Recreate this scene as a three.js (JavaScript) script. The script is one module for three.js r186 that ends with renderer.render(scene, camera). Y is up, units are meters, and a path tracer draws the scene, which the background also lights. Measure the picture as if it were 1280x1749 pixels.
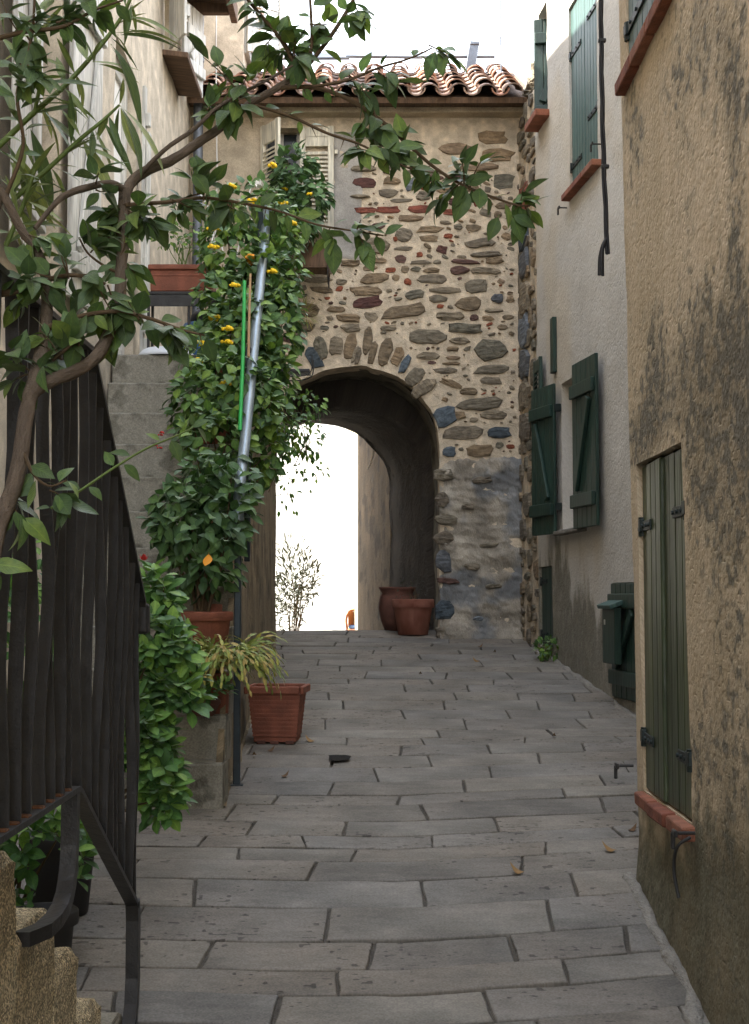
import * as THREE from 'three';
import { mergeGeometries } from 'three/addons/utils/BufferGeometryUtils.js';
import { RoundedBoxGeometry } from 'three/addons/geometries/RoundedBoxGeometry.js';

// ------------------------------------------------------------------ camera, sky, sun, exposure
const scene = new THREE.Scene();
const camera = new THREE.PerspectiveCamera(41.636, 749 / 1024, 0.1, 200);
camera.position.set(0, 1.62, 0);
camera.rotation.set(Math.atan(145.5 / 2300), 0, 0);
const renderer = new THREE.WebGLRenderer({ antialias: true });
renderer.setSize(749, 1024);
renderer.toneMapping = THREE.LinearToneMapping;
renderer.toneMappingExposure = 5.2;
renderer.shadowMap.enabled = true;
const SUN = new THREE.Vector3(-0.66, 0.742, -0.05).normalize();
{
  const w = 128, h = 64, data = new Float32Array(w * h * 4);
  for (let j = 0; j < h; j++) {
    const e = Math.max(0, ((j + 0.5) / h - 0.5) * Math.PI), k = Math.pow(Math.sin(e), 0.55);
    for (let i = 0; i < w; i++) {
      const o = (j * w + i) * 4;
      data[o] = 1.04 * (1 - k) + 0.72 * k; data[o + 1] = 1.03 * (1 - k) + 0.80 * k; data[o + 2] = 1.02 * (1 - k) + 0.96 * k; data[o + 3] = 1;
    }
  }
  const sky = new THREE.DataTexture(data, w, h, THREE.RGBAFormat, THREE.FloatType);
  sky.mapping = THREE.EquirectangularReflectionMapping; sky.magFilter = THREE.LinearFilter; sky.needsUpdate = true;
  scene.background = sky; scene.environment = sky;
}
const sun = new THREE.DirectionalLight(new THREE.Color(1, 0.94, 0.84), 5);
sun.position.copy(SUN).multiplyScalar(40).add(new THREE.Vector3(0, 2, -9)); sun.target.position.set(0, 2, -9);
sun.castShadow = true; sun.shadow.mapSize.set(4096, 4096);
Object.assign(sun.shadow.camera, { left: -20, right: 20, top: 20, bottom: -20, near: 1, far: 90 });
scene.add(sun, sun.target);

// ------------------------------------------------------------------ helpers
function rngOf(seed) { let a = seed >>> 0; return () => { a = (a + 0x6d2b79f5) >>> 0; let t = Math.imul(a ^ (a >>> 15), 1 | a); t = (t + Math.imul(t ^ (t >>> 7), 61 | t)) ^ t; return ((t ^ (t >>> 14)) >>> 0) / 4294967296; }; }
const rnd = rngOf(7);
const ra = (a, b, r = rnd) => a + (b - a) * r();
const pick = (list, r = rnd) => list[Math.floor(r() * list.length)];
const clamp = (x, a = 0, b = 1) => Math.min(b, Math.max(a, x));
const smooth = (a, b, x) => { const t = clamp((x - a) / (b - a)); return t * t * (3 - 2 * t); };
const lerp = (a, b, t) => a + (b - a) * t;
const V = (x, y, z) => new THREE.Vector3(x, y, z);
const used = {};
function numbered(name) { const n = used[name] = (used[name] ?? -1) + 1; return n ? `${name}_${String(n).padStart(3, '0')}` : name; }
function shadowed(o) { o.castShadow = true; o.receiveShadow = true; return o; }
function thing(name, label, category, pos = [0, 0, 0], turn = 0, group) {
  const o = new THREE.Group(); o.name = numbered(name); o.position.set(...pos); o.rotation.y = turn;
  o.userData = { label, category }; if (group) o.userData.group = group; scene.add(o); return o;
}
function part(name, geo, mat, parent, pos, rot) {
  const m = shadowed(new THREE.Mesh(geo, mat)); m.name = name; if (pos) m.position.set(...pos); if (rot) m.rotation.set(...rot); parent.add(m); return m;
}
function single(name, geo, mat, label, category, pos, group) {
  const m = part(numbered(name), geo, mat, scene, pos); m.userData = { label, category }; if (group) m.userData.group = group; return m;
}
function structure(name, geo, mat) { const m = part(name, geo, mat, scene); m.userData = { kind: 'structure' }; return m; }
const box = (w, h, d, x = 0, y = 0, z = 0) => new THREE.BoxGeometry(w, h, d).translate(x, y, z);
const rbox = (w, h, d, r = 0.006, x = 0, y = 0, z = 0) => new RoundedBoxGeometry(w, h, d, 1, Math.min(r, w / 2.1, h / 2.1, d / 2.1)).translate(x, y, z);
const cyl = (r0, r1, h, n = 16, x = 0, y = 0, z = 0) => new THREE.CylinderGeometry(r0, r1, h, n).translate(x, y, z);
const merge = (list) => mergeGeometries(list.map((g) => (g.index ? g.toNonIndexed() : g)));
const lathe = (pts, n = 28) => new THREE.LatheGeometry(pts.map(([r, y]) => new THREE.Vector2(r, y)), n);
// a tube that tapers: points [x, y, z, radius]
function taper(pts, sides = 8, perSeg = 4, wob = 0) {
  const c = new THREE.CatmullRomCurve3(pts.map((p) => V(p[0], p[1], p[2])), false, 'centripetal'), n = (pts.length - 1) * perSeg;
  const fr = c.computeFrenetFrames(n, false), pos = [], idx = [], uv = [], len = c.getLength();
  for (let i = 0; i <= n; i++) {
    const t = i / n, f = t * (pts.length - 1), a = Math.min(pts.length - 2, Math.floor(f)), r0 = lerp(pts[a][3], pts[a + 1][3], f - a), p = c.getPoint(t);
    for (let j = 0; j <= sides; j++) {
      const q = j / sides * Math.PI * 2, r = r0 * (1 + wob * vnoise(p.x * 60 + Math.cos(q) * 1.7, p.y * 60 + Math.sin(q) * 1.7, 3));
      pos.push(p.x + r * (Math.cos(q) * fr.normals[i].x + Math.sin(q) * fr.binormals[i].x), p.y + r * (Math.cos(q) * fr.normals[i].y + Math.sin(q) * fr.binormals[i].y), p.z + r * (Math.cos(q) * fr.normals[i].z + Math.sin(q) * fr.binormals[i].z));
      uv.push(j / sides * 0.3, t * len);
      if (i < n && j < sides) { const k = i * (sides + 1) + j; idx.push(k, k + 1, k + sides + 1, k + 1, k + sides + 2, k + sides + 1); }
    }
  }
  const g = new THREE.BufferGeometry(); g.setAttribute('position', new THREE.Float32BufferAttribute(pos, 3)); g.setAttribute('uv', new THREE.Float32BufferAttribute(uv, 2)); g.setIndex(idx); g.computeVertexNormals(); return g;
}
const pipe = (pts, r, sides = 10) => taper(pts.map((p) => [...p, r]), sides, 6);
// a flat bar swept along points that lie in a plane of constant x: wide along x, thin across
function flatBar(pts, wide, thin) {
  const pos = [], idx = [], n = pts.length;
  for (let i = 0; i < n; i++) {
    const a = pts[Math.max(0, i - 1)], b = pts[Math.min(n - 1, i + 1)], ty = b[1] - a[1], tz = b[2] - a[2], l = Math.hypot(ty, tz) || 1, ny = -tz / l * thin / 2, nz = ty / l * thin / 2, w = wide / 2, p = pts[i];
    pos.push(p[0] - w, p[1] + ny, p[2] + nz, p[0] + w, p[1] + ny, p[2] + nz, p[0] + w, p[1] - ny, p[2] - nz, p[0] - w, p[1] - ny, p[2] - nz);
    if (i < n - 1) for (let j = 0; j < 4; j++) { const k = i * 4, s = (j + 1) % 4; idx.push(k + j, k + s, k + 4 + j, k + s, k + 4 + s, k + 4 + j); }
  }
  const e = (n - 1) * 4; idx.push(0, 2, 1, 0, 3, 2, e, e + 1, e + 2, e, e + 2, e + 3);
  let g = new THREE.BufferGeometry(); g.setAttribute('position', new THREE.Float32BufferAttribute(pos, 3)); g.setIndex(idx); g = g.toNonIndexed();
  g.setAttribute('uv', new THREE.Float32BufferAttribute(new Float32Array(g.attributes.position.count * 2), 2));
  const P = g.attributes.position; for (let i = 0; i < P.count; i++) g.attributes.uv.setXY(i, P.getX(i) + P.getZ(i), P.getY(i));
  g.computeVertexNormals(); return g;
}
// boxes get uv in metres
function metric(g, k = 1) {
  g = g.index ? g.toNonIndexed() : g; if (!g.attributes.normal) g.computeVertexNormals();
  const P = g.attributes.position, N = g.attributes.normal, uv = new Float32Array(P.count * 2);
  for (let i = 0; i < P.count; i++) {
    const ax = Math.abs(N.getX(i)), ay = Math.abs(N.getY(i)), az = Math.abs(N.getZ(i));
    const [u, v] = ay > ax && ay > az ? [P.getX(i), P.getZ(i)] : ax > az ? [P.getZ(i), P.getY(i)] : [P.getX(i), P.getY(i)];
    uv[i * 2] = u * k; uv[i * 2 + 1] = v * k;
  }
  g.setAttribute('uv', new THREE.BufferAttribute(uv, 2)); return g;
}
// noise: values -1..1, wraps every `per` cells when given
const HASH = new Float32Array(4096); { const r = rngOf(99); for (let i = 0; i < 4096; i++) HASH[i] = r() * 2 - 1; }
const hsh = (x, y, s) => HASH[(Math.imul(x, 374761393) ^ Math.imul(y, 668265263) ^ Math.imul(s, 974634777)) >>> 7 & 4095];
function vnoise(x, y, s = 0, per = 0, perY = per) {
  const xi = Math.floor(x), yi = Math.floor(y), fx = x - xi, fy = y - yi, u = fx * fx * (3 - 2 * fx), v = fy * fy * (3 - 2 * fy);
  const m = (q, p) => (p ? ((q % p) + p) % p : q), x0 = m(xi, per), x1 = m(xi + 1, per), y0 = m(yi, perY), y1 = m(yi + 1, perY);
  return lerp(lerp(hsh(x0, y0, s), hsh(x1, y0, s), u), lerp(hsh(x0, y1, s), hsh(x1, y1, s), u), v);
}
function fbm(x, y, oct = 4, s = 0, per = 0, perY = per) { let a = 0.5, t = 0; for (let i = 0; i < oct; i++) { t += a * vnoise(x, y, s + i, per, perY); x *= 2; y *= 2; per *= 2; perY *= 2; a *= 0.5; } return t; }
function texture(w, h, fn, srgb = true, wrap = THREE.RepeatWrapping) {
  const d = new Uint8Array(w * h * 4);
  for (let j = 0; j < h; j++) for (let i = 0; i < w; i++) { const c = fn((i + 0.5) / w, (j + 0.5) / h), o = (j * w + i) * 4; d[o] = clamp(c[0], 0, 255); d[o + 1] = clamp(c[1], 0, 255); d[o + 2] = clamp(c[2], 0, 255); d[o + 3] = 255; }
  const t = new THREE.DataTexture(d, w, h); t.wrapS = t.wrapT = wrap; t.magFilter = THREE.LinearFilter; t.minFilter = THREE.LinearMipmapLinearFilter; t.generateMipmaps = true;
  if (srgb) t.colorSpace = THREE.SRGBColorSpace; t.needsUpdate = true; return t;
}
function repeated(t, k) { const c = t.clone(); c.repeat.set(k, k); c.needsUpdate = true; return c; }
const grey = (v) => [v, v, v];
const rgb = (r, g, b) => new THREE.Color().setRGB(r / 255, g / 255, b / 255, THREE.SRGBColorSpace);

// ------------------------------------------------------------------ materials
const grain = texture(512, 512, (u, v) => { const n = fbm(u * 8, v * 8, 6, 1, 8), f = vnoise(u * 180, v * 180, 9, 180); return grey(222 + 42 * n + 16 * f); });
const roughBump = texture(512, 512, (u, v) => { const n = fbm(u * 12, v * 12, 5, 21, 12), f = fbm(u * 64, v * 64, 2, 31, 64); return grey(128 + 90 * n + 50 * f); }, false);
const plasterBump = texture(512, 512, (u, v) => { const n = fbm(u * 26, v * 26, 4, 41, 26), p = vnoise(u * 34, v * 34, 45, 34); return grey(140 + 70 * n - (p > 0.62 ? 70 * (p - 0.62) / 0.38 : 0)); }, false);
const schist = texture(512, 512, (u, v) => { const n = fbm(u * 4, v * 20, 5, 51, 4, 20), m = fbm(u * 10, v * 10, 4, 57, 10), f = vnoise(u * 128, v * 128, 58, 128); return grey(196 + 52 * n + 40 * m + 16 * f); });
const schistBump = texture(512, 512, (u, v) => grey(128 + 95 * fbm(u * 5, v * 26, 5, 61, 5, 26) + 60 * fbm(u * 24, v * 24, 3, 63, 24)), false);
const slabMap = texture(1024, 1024, (u, v) => {
  const n = fbm(u * 6, v * 6, 5, 71, 6), f = vnoise(u * 300, v * 300, 72, 300), s = fbm(u * 14, v * 60, 3, 73, 14, 60), p = vnoise(u * 52, v * 104, 74, 52, 104), q = fbm(u * 5, v * 5, 3, 77, 5);
  const pit = p > 0.6 && q > -0.04 ? 70 * smooth(0.6, 0.8, p) : 0, k = 212 + 40 * n + 20 * f + 18 * s - pit - 12 * smooth(0.1, 0.5, fbm(u * 11, v * 11, 4, 79, 11));
  return [k + 5 * q, k - 2, k - 8 - 4 * q];
});
const slabBump = texture(1024, 1024, (u, v) => { const p = vnoise(u * 52, v * 104, 74, 52, 104), q = fbm(u * 5, v * 5, 3, 77, 5); return grey(150 + 50 * fbm(u * 20, v * 20, 4, 81, 20) + 22 * vnoise(u * 200, v * 200, 82, 200) - (p > 0.72 && q > 0.02 ? 80 * smooth(0.72, 0.84, p) : 0)); }, false);
const woodMap = texture(256, 512, (u, v) => grey(222 + 46 * fbm(u * 40, v * 3, 4, 91, 40, 3) + 20 * vnoise(u * 90, v * 12, 95)));
const pebbleMap = texture(1024, 1024, (u, v) => {
  const a = vnoise(u * 110, v * 110, 101, 110), b = vnoise(u * 190, v * 190, 102, 190), c = fbm(u * 7, v * 7, 3, 103, 7), h = a * 0.6 + b * 0.6 + c * 0.35;
  const k = smooth(-0.5, 0.55, h); return [142 + 84 * k + 20 * b, 135 + 78 * k + 18 * b, 116 + 68 * k + 14 * b];
});
const pebbleBump = texture(1024, 1024, (u, v) => { const a = vnoise(u * 110, v * 110, 101, 110), b = vnoise(u * 190, v * 190, 102, 190), c = fbm(u * 7, v * 7, 3, 103, 7); return grey(128 + 90 * (a * 0.6 + b * 0.5 + c * 0.3)); }, false);
const concreteMap = texture(1024, 1024, (u, v) => { const n = fbm(u * 5, v * 5, 6, 111, 5), f = vnoise(u * 220, v * 220, 112, 220), s = fbm(u * 16, v * 3, 4, 113, 16, 3), st = smooth(0.12, 0.4, fbm(u * 9, v * 9, 4, 117, 9)); const k = 178 + 48 * n + 20 * f + 20 * s - 46 * st; return [k + 2, k, k - 9 + 3 * n]; });
function std(color, o = {}) { const { map, bump, bumpScale = 0.01, k = 1, ...rest } = o; const m = new THREE.MeshStandardMaterial({ color, roughness: 0.9, ...rest }); if (map) m.map = k === 1 ? map : repeated(map, k); if (bump) { m.bumpMap = k === 1 ? bump : repeated(bump, k); m.bumpScale = bumpScale; } return m; }
const M = {
  slabs: [[138, 132, 124], [134, 129, 122], [142, 136, 127], [130, 125, 119], [138, 131, 122], [135, 131, 126]].map((c) => std(rgb(...c), { map: slabMap, bump: slabBump, bumpScale: 0.006, k: 0.7, roughness: 0.8 })),
  bed: std(rgb(84, 78, 68), { map: grain, bump: roughBump, bumpScale: 0.01, k: 2 }),
  mortar: std(rgb(232, 214, 186), { map: grain, bump: roughBump, bumpScale: 0.014, k: 2.2 }),
  render: std(rgb(150, 145, 135), { map: grain, bump: roughBump, bumpScale: 0.02, k: 1.6 }),
  beige: std(rgb(205, 188, 160), { map: grain, bump: plasterBump, bumpScale: 0.008, k: 0.8 }),
  facade: std(rgb(220, 206, 182), { map: grain, bump: plasterBump, bumpScale: 0.005, k: 1.4 }),
  tan: std(rgb(196, 178, 148), { map: grain, bump: plasterBump, bumpScale: 0.008, k: 0.7 }),
  greyPlaster: std(rgb(186, 180, 170), { map: grain, bump: plasterBump, bumpScale: 0.006, k: 1 }),
  white: std(rgb(226, 224, 216), { map: grain, k: 0.6, roughness: 0.7 }),
  whitePaint: std(rgb(222, 220, 210), { map: woodMap, bump: woodMap, bumpScale: 0.002, k: 1.2, roughness: 0.55 }),
  creamPaint: std(rgb(244, 236, 212), { map: woodMap, bump: woodMap, bumpScale: 0.002, k: 1.2, roughness: 0.55 }),
  green: std(rgb(38, 66, 56), { map: woodMap, bump: woodMap, bumpScale: 0.002, k: 1.5, roughness: 0.5 }),
  greenBlue: std(rgb(72, 104, 98), { map: woodMap, bump: woodMap, bumpScale: 0.002, k: 1.5, roughness: 0.5 }),
  olives: [[74, 85, 55], [66, 78, 52], [86, 95, 62]].map((c) => std(rgb(...c), { map: woodMap, bump: woodMap, bumpScale: 0.003, k: 1.5, roughness: 0.42 })),
  iron: std(rgb(58, 57, 56), { map: grain, bump: roughBump, bumpScale: 0.002, k: 3, roughness: 0.45, metalness: 0.3 }),
  hinge: std(rgb(40, 52, 50), { map: grain, bump: roughBump, bumpScale: 0.002, k: 3, roughness: 0.5, metalness: 0.3 }),
  rust: std(rgb(120, 78, 46), { map: grain, bump: roughBump, bumpScale: 0.004, k: 3 }),
  railPaint: std(rgb(152, 166, 174), { map: grain, k: 2, roughness: 0.35, metalness: 0.35 }),
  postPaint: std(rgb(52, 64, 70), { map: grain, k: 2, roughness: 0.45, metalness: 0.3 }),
  concrete: std(rgb(190, 186, 176), { map: concreteMap, bump: roughBump, bumpScale: 0.008, k: 0.9 }),
  stairWall: std(rgb(176, 158, 130), { map: concreteMap, bump: roughBump, bumpScale: 0.014, k: 0.8 }),
  pebble: std(rgb(252, 246, 232), { map: pebbleMap, bump: pebbleBump, bumpScale: 0.009, k: 1.7 }),
  terracotta: std(rgb(156, 92, 68), { map: grain, bump: roughBump, bumpScale: 0.002, k: 2, roughness: 0.75 }),
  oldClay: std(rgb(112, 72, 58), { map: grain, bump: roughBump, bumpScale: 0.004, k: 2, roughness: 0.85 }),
  brick: [[160, 98, 72], [148, 86, 64], [168, 110, 84]].map((c) => std(rgb(...c), { map: grain, bump: roughBump, bumpScale: 0.006, k: 2.5 })),
  roofTiles: [[176, 140, 118], [152, 122, 106], [194, 164, 142], [142, 120, 108], [166, 140, 124], [184, 134, 108]].map((c) => std(rgb(...c), { map: grain, bump: roughBump, bumpScale: 0.006, k: 2 })),
  zinc: std(rgb(120, 126, 134), { map: grain, k: 1.5, roughness: 0.5, metalness: 0.4 }),
  wood: std(rgb(112, 88, 68), { map: woodMap, bump: woodMap, bumpScale: 0.004, k: 1.5 }),
  bark: std(rgb(122, 106, 88), { map: grain, bump: roughBump, bumpScale: 0.006, k: 4 }),
  twig: std(rgb(104, 84, 58), { map: grain, k: 4 }),
  shoot: std(rgb(96, 116, 52), { k: 4, roughness: 0.6 }),
  soil: std(rgb(62, 46, 34), { map: grain, bump: roughBump, bumpScale: 0.02, k: 3 }),
  darkBacking: std(rgb(30, 28, 26)),  // near-black colour stands in for the unlit rooms behind openings
  glass: new THREE.MeshPhysicalMaterial({ color: rgb(60, 66, 70), roughness: 0.12, metalness: 0 }),
  rubber: std(rgb(24, 24, 28), { roughness: 0.55 }),
  wire: std(rgb(214, 212, 206), { roughness: 0.6 }),
  bluePlastic: std(rgb(40, 92, 142), { roughness: 0.4 }),
  whitePlastic: std(rgb(214, 218, 222), { roughness: 0.4 }),
  greenPlastic: std(rgb(40, 168, 76), { roughness: 0.35 }),
  blackPlastic: std(rgb(46, 44, 44), { roughness: 0.6 }),
  cane: std(rgb(170, 138, 98), { roughness: 0.7 }),
  orangeWood: std(rgb(196, 120, 66), { roughness: 0.5 }),
  vaultFront: std(rgb(158, 152, 140), { map: concreteMap, bump: roughBump, bumpScale: 0.012, k: 0.8 }),
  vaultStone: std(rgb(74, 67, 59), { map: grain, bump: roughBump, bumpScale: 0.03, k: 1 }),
  brownWall: std(rgb(168, 146, 116), { map: concreteMap, bump: roughBump, bumpScale: 0.01, k: 0.6 }),
};
M.wineMat = std(rgb(112, 74, 66), { map: schist, bump: schistBump, bumpScale: 0.01, k: 3 });
const STONE = {
  s1: [[162, 140, 110], [150, 132, 106]], s2: [[164, 150, 126], [152, 140, 120]], s3: [[148, 138, 118], [136, 130, 112]], s5: [[178, 152, 118], [172, 148, 120]], s6: [[136, 126, 110], [142, 130, 112]],
  wine: [[110, 72, 64]], wine2: [[122, 92, 82]], brick: [[158, 92, 70], [150, 86, 68]], brick2: [[172, 96, 66]], blue: [[112, 126, 136]], bluedark: [[88, 100, 108]], slate: [[140, 148, 156]], slate2: [[118, 122, 126]],
};
for (const k in STONE) STONE[k] = STONE[k].map((c) => std(rgb(...c), { map: schist, bump: schistBump, bumpScale: 0.012, k: 2.6, roughness: 0.88 }));
const leafLook = texture(64, 128, (u, v) => { const d = Math.abs(u - 0.5), rib = smooth(0.05, 0.015, d), vein = smooth(0.75, 1, Math.cos((v * 9 - d * 5) * Math.PI * 2)) * 0.5 * smooth(0.5, 0.1, d), n = fbm(u * 5, v * 9, 4, 261), k = 212 + 26 * n; return [lerp(k, 252, rib) + 22 * vein + 14 * n, lerp(k, 250, rib) + 18 * vein, lerp(k - 6, 220, rib) + 8 * vein]; });
const leafBump = texture(64, 128, (u, v) => { const d = Math.abs(u - 0.5), vein = smooth(0.6, 1, Math.cos((v * 9 - d * 5) * Math.PI * 2)); return grey(150 - 60 * vein + 50 * fbm(u * 4, v * 7, 3, 263)); }, false);
function leafMat(r, g, b, t = 0.3) { return new THREE.MeshPhysicalMaterial({ map: leafLook, bumpMap: leafBump, bumpScale: 0.0015, color: rgb(r, g, b).multiplyScalar(1.7), roughness: 0.85, transmission: t, thickness: 0, clearcoat: 0.28, clearcoatRoughness: 0.34, side: THREE.DoubleSide }); }
const LEAF = {
  citrus: [leafMat(72, 98, 42), leafMat(82, 110, 48), leafMat(62, 88, 42), leafMat(106, 130, 54), leafMat(78, 104, 60), leafMat(68, 92, 40)],
  fresh: [leafMat(150, 184, 52, 0.45), leafMat(132, 168, 54, 0.45)],
  oleander: [leafMat(112, 128, 66), leafMat(98, 116, 58), leafMat(132, 144, 80), leafMat(76, 98, 48)],
  gardenia: [leafMat(70, 114, 48), leafMat(58, 98, 44), leafMat(92, 134, 54), leafMat(112, 150, 58)],
  lantana: [leafMat(68, 104, 42), leafMat(56, 90, 40), leafMat(84, 120, 44), leafMat(108, 138, 46)],
  vine: [leafMat(60, 96, 42), leafMat(52, 86, 42), leafMat(74, 108, 46)],
  cactus: [leafMat(150, 150, 66, 0.2), leafMat(126, 138, 62, 0.2), leafMat(110, 128, 56, 0.2), leafMat(160, 140, 74, 0.2)],
  far: [leafMat(50, 56, 34, 0.08), leafMat(42, 48, 30, 0.08)],
};
const petalYellow = std(rgb(244, 204, 30), { roughness: 0.7 }), petalOrange = std(rgb(226, 150, 40), { roughness: 0.7 }), petalRed = std(rgb(176, 36, 28), { roughness: 0.6 }), petalWhite = std(rgb(236, 234, 228), { roughness: 0.6 });
const BOUGHS = {trunk: [[-0.737,1.609,-2.5,0.019],[-0.719,1.766,-2.58,0.0175],[-0.702,1.844,-2.62,0.016],[-0.696,1.992,-2.68,0.0155],[-0.685,2.068,-2.7,0.015],[-0.678,2.148,-2.74,0.0135],[-0.685,2.255,-2.78,0.012],[-0.704,2.335,-2.8,0.011],[-0.744,2.392,-2.8,0.01],[-0.783,2.466,-2.8,0.009],[-0.831,2.536,-2.8,0.008]],
bough_b: [[-0.691,2.029,-2.69,0.013],[-0.657,2.055,-2.7,0.0145],[-0.62,2.073,-2.71,0.0145],[-0.583,2.102,-2.74,0.014],[-0.56,2.166,-2.8,0.0135],[-0.546,2.243,-2.84,0.013],[-0.548,2.342,-2.88,0.0128],[-0.549,2.425,-2.9,0.0125],[-0.553,2.519,-2.93,0.0125]],
bough_c: [[-0.553,2.49,-2.92,0.0122],[-0.542,2.542,-2.95,0.012],[-0.515,2.579,-2.98,0.012],[-0.465,2.608,-3.0,0.0115],[-0.404,2.665,-3.04,0.011],[-0.349,2.722,-3.08,0.0105],[-0.289,2.78,-3.1,0.0095],[-0.23,2.828,-3.13,0.008],[-0.189,2.867,-3.15,0.007],[-0.155,2.9,-3.16,0.006]],
bough_d: [[-0.529,2.561,-2.96,0.005],[-0.472,2.619,-2.96,0.005],[-0.41,2.673,-2.98,0.005],[-0.36,2.73,-3.0,0.0045],[-0.302,2.775,-3.02,0.004],[-0.251,2.814,-3.05,0.0035],[-0.192,2.862,-3.08,0.003]],
bough_e: [[-0.553,2.519,-2.93,0.009],[-0.577,2.524,-2.9,0.0085],[-0.62,2.504,-2.86,0.008],[-0.663,2.481,-2.84,0.0075],[-0.688,2.447,-2.82,0.006],[-0.717,2.397,-2.8,0.005]],
twig_up: [[-0.155,2.9,-3.16,0.005],[-0.151,2.969,-3.16,0.0045],[-0.155,3.056,-3.16,0.004],[-0.158,3.128,-3.16,0.003]],
twig_ul: [[-0.182,2.872,-3.15,0.005],[-0.222,2.941,-3.12,0.005],[-0.27,2.993,-3.1,0.0045],[-0.33,3.062,-3.08,0.004]],
twig_ur: [[-0.155,2.9,-3.16,0.0055],[-0.106,2.975,-3.18,0.0055],[-0.064,3.052,-3.2,0.005],[-0.021,3.133,-3.2,0.004]],
twig_f: [[-0.23,2.828,-3.13,0.006],[-0.14,2.836,-3.15,0.006],[-0.057,2.816,-3.18,0.0055],[0.014,2.775,-3.2,0.0055],[0.086,2.717,-3.22,0.005],[0.151,2.668,-3.24,0.0045],[0.224,2.63,-3.26,0.004],[0.29,2.61,-3.28,0.0035],[0.357,2.595,-3.3,0.003],[0.387,2.592,-3.3,0.002]],
twig_f2: [[-0.167,2.832,-3.14,0.004],[-0.07,2.857,-3.16,0.0035],[0.014,2.898,-3.18,0.003],[0.085,2.928,-3.2,0.0025],[0.14,2.954,-3.2,0.002]],
twig_f3: [[-0.289,2.777,-3.1,0.004],[-0.193,2.746,-3.1,0.004],[-0.11,2.707,-3.1,0.0035],[-0.035,2.688,-3.12,0.003],[0.028,2.661,-3.14,0.0025],[0.09,2.633,-3.14,0.002]],
twig_g: [[-0.546,2.477,-2.9,0.005],[-0.456,2.499,-2.95,0.0045],[-0.385,2.523,-3.0,0.004],[-0.297,2.524,-3.05,0.0035],[-0.219,2.52,-3.1,0.003],[-0.137,2.49,-3.1,0.0028],[-0.055,2.481,-3.12,0.0024],[0.021,2.469,-3.12,0.0018]],
twig_h: [[-0.64,1.796,-2.66,0.003],[-0.589,1.836,-2.7,0.003],[-0.54,1.881,-2.75,0.0028],[-0.477,1.93,-2.8,0.0025],[-0.424,1.962,-2.85,0.002],[-0.384,1.987,-2.88,0.0016]],
twig_i: [[-0.692,1.908,-2.64,0.004],[-0.656,1.852,-2.6,0.003],[-0.629,1.835,-2.6,0.0025],[-0.596,1.846,-2.6,0.002]],
twig_j: [[-0.674,2.173,-2.74,0.006],[-0.614,2.195,-2.74,0.005],[-0.534,2.211,-2.76,0.0045],[-0.464,2.199,-2.78,0.004],[-0.406,2.181,-2.8,0.0032],[-0.357,2.169,-2.8,0.0022]],
twig_k: [[-0.784,2.231,-2.7,0.008],[-0.724,2.252,-2.74,0.007],[-0.686,2.282,-2.78,0.006],[-0.62,2.287,-2.76,0.004],[-0.559,2.269,-2.76,0.003]],
twig_l: [[-0.542,2.316,-2.88,0.004],[-0.58,2.331,-2.86,0.003],[-0.616,2.358,-2.85,0.0025],[-0.633,2.389,-2.84,0.002]],
twig_m: [[-0.656,2.102,-2.72,0.004],[-0.622,2.123,-2.7,0.0035],[-0.593,2.143,-2.7,0.003]],
twig_n: [[-0.823,2.803,-2.8,0.006],[-0.749,2.822,-2.8,0.005],[-0.662,2.835,-2.8,0.004],[-0.6,2.869,-2.8,0.003],[-0.537,2.892,-2.8,0.002]],
twig_o: [[-0.78,2.466,-2.8,0.005],[-0.745,2.574,-2.8,0.004],[-0.759,2.688,-2.8,0.004],[-0.73,2.815,-2.8,0.003],[-0.725,2.918,-2.8,0.003]]};
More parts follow.
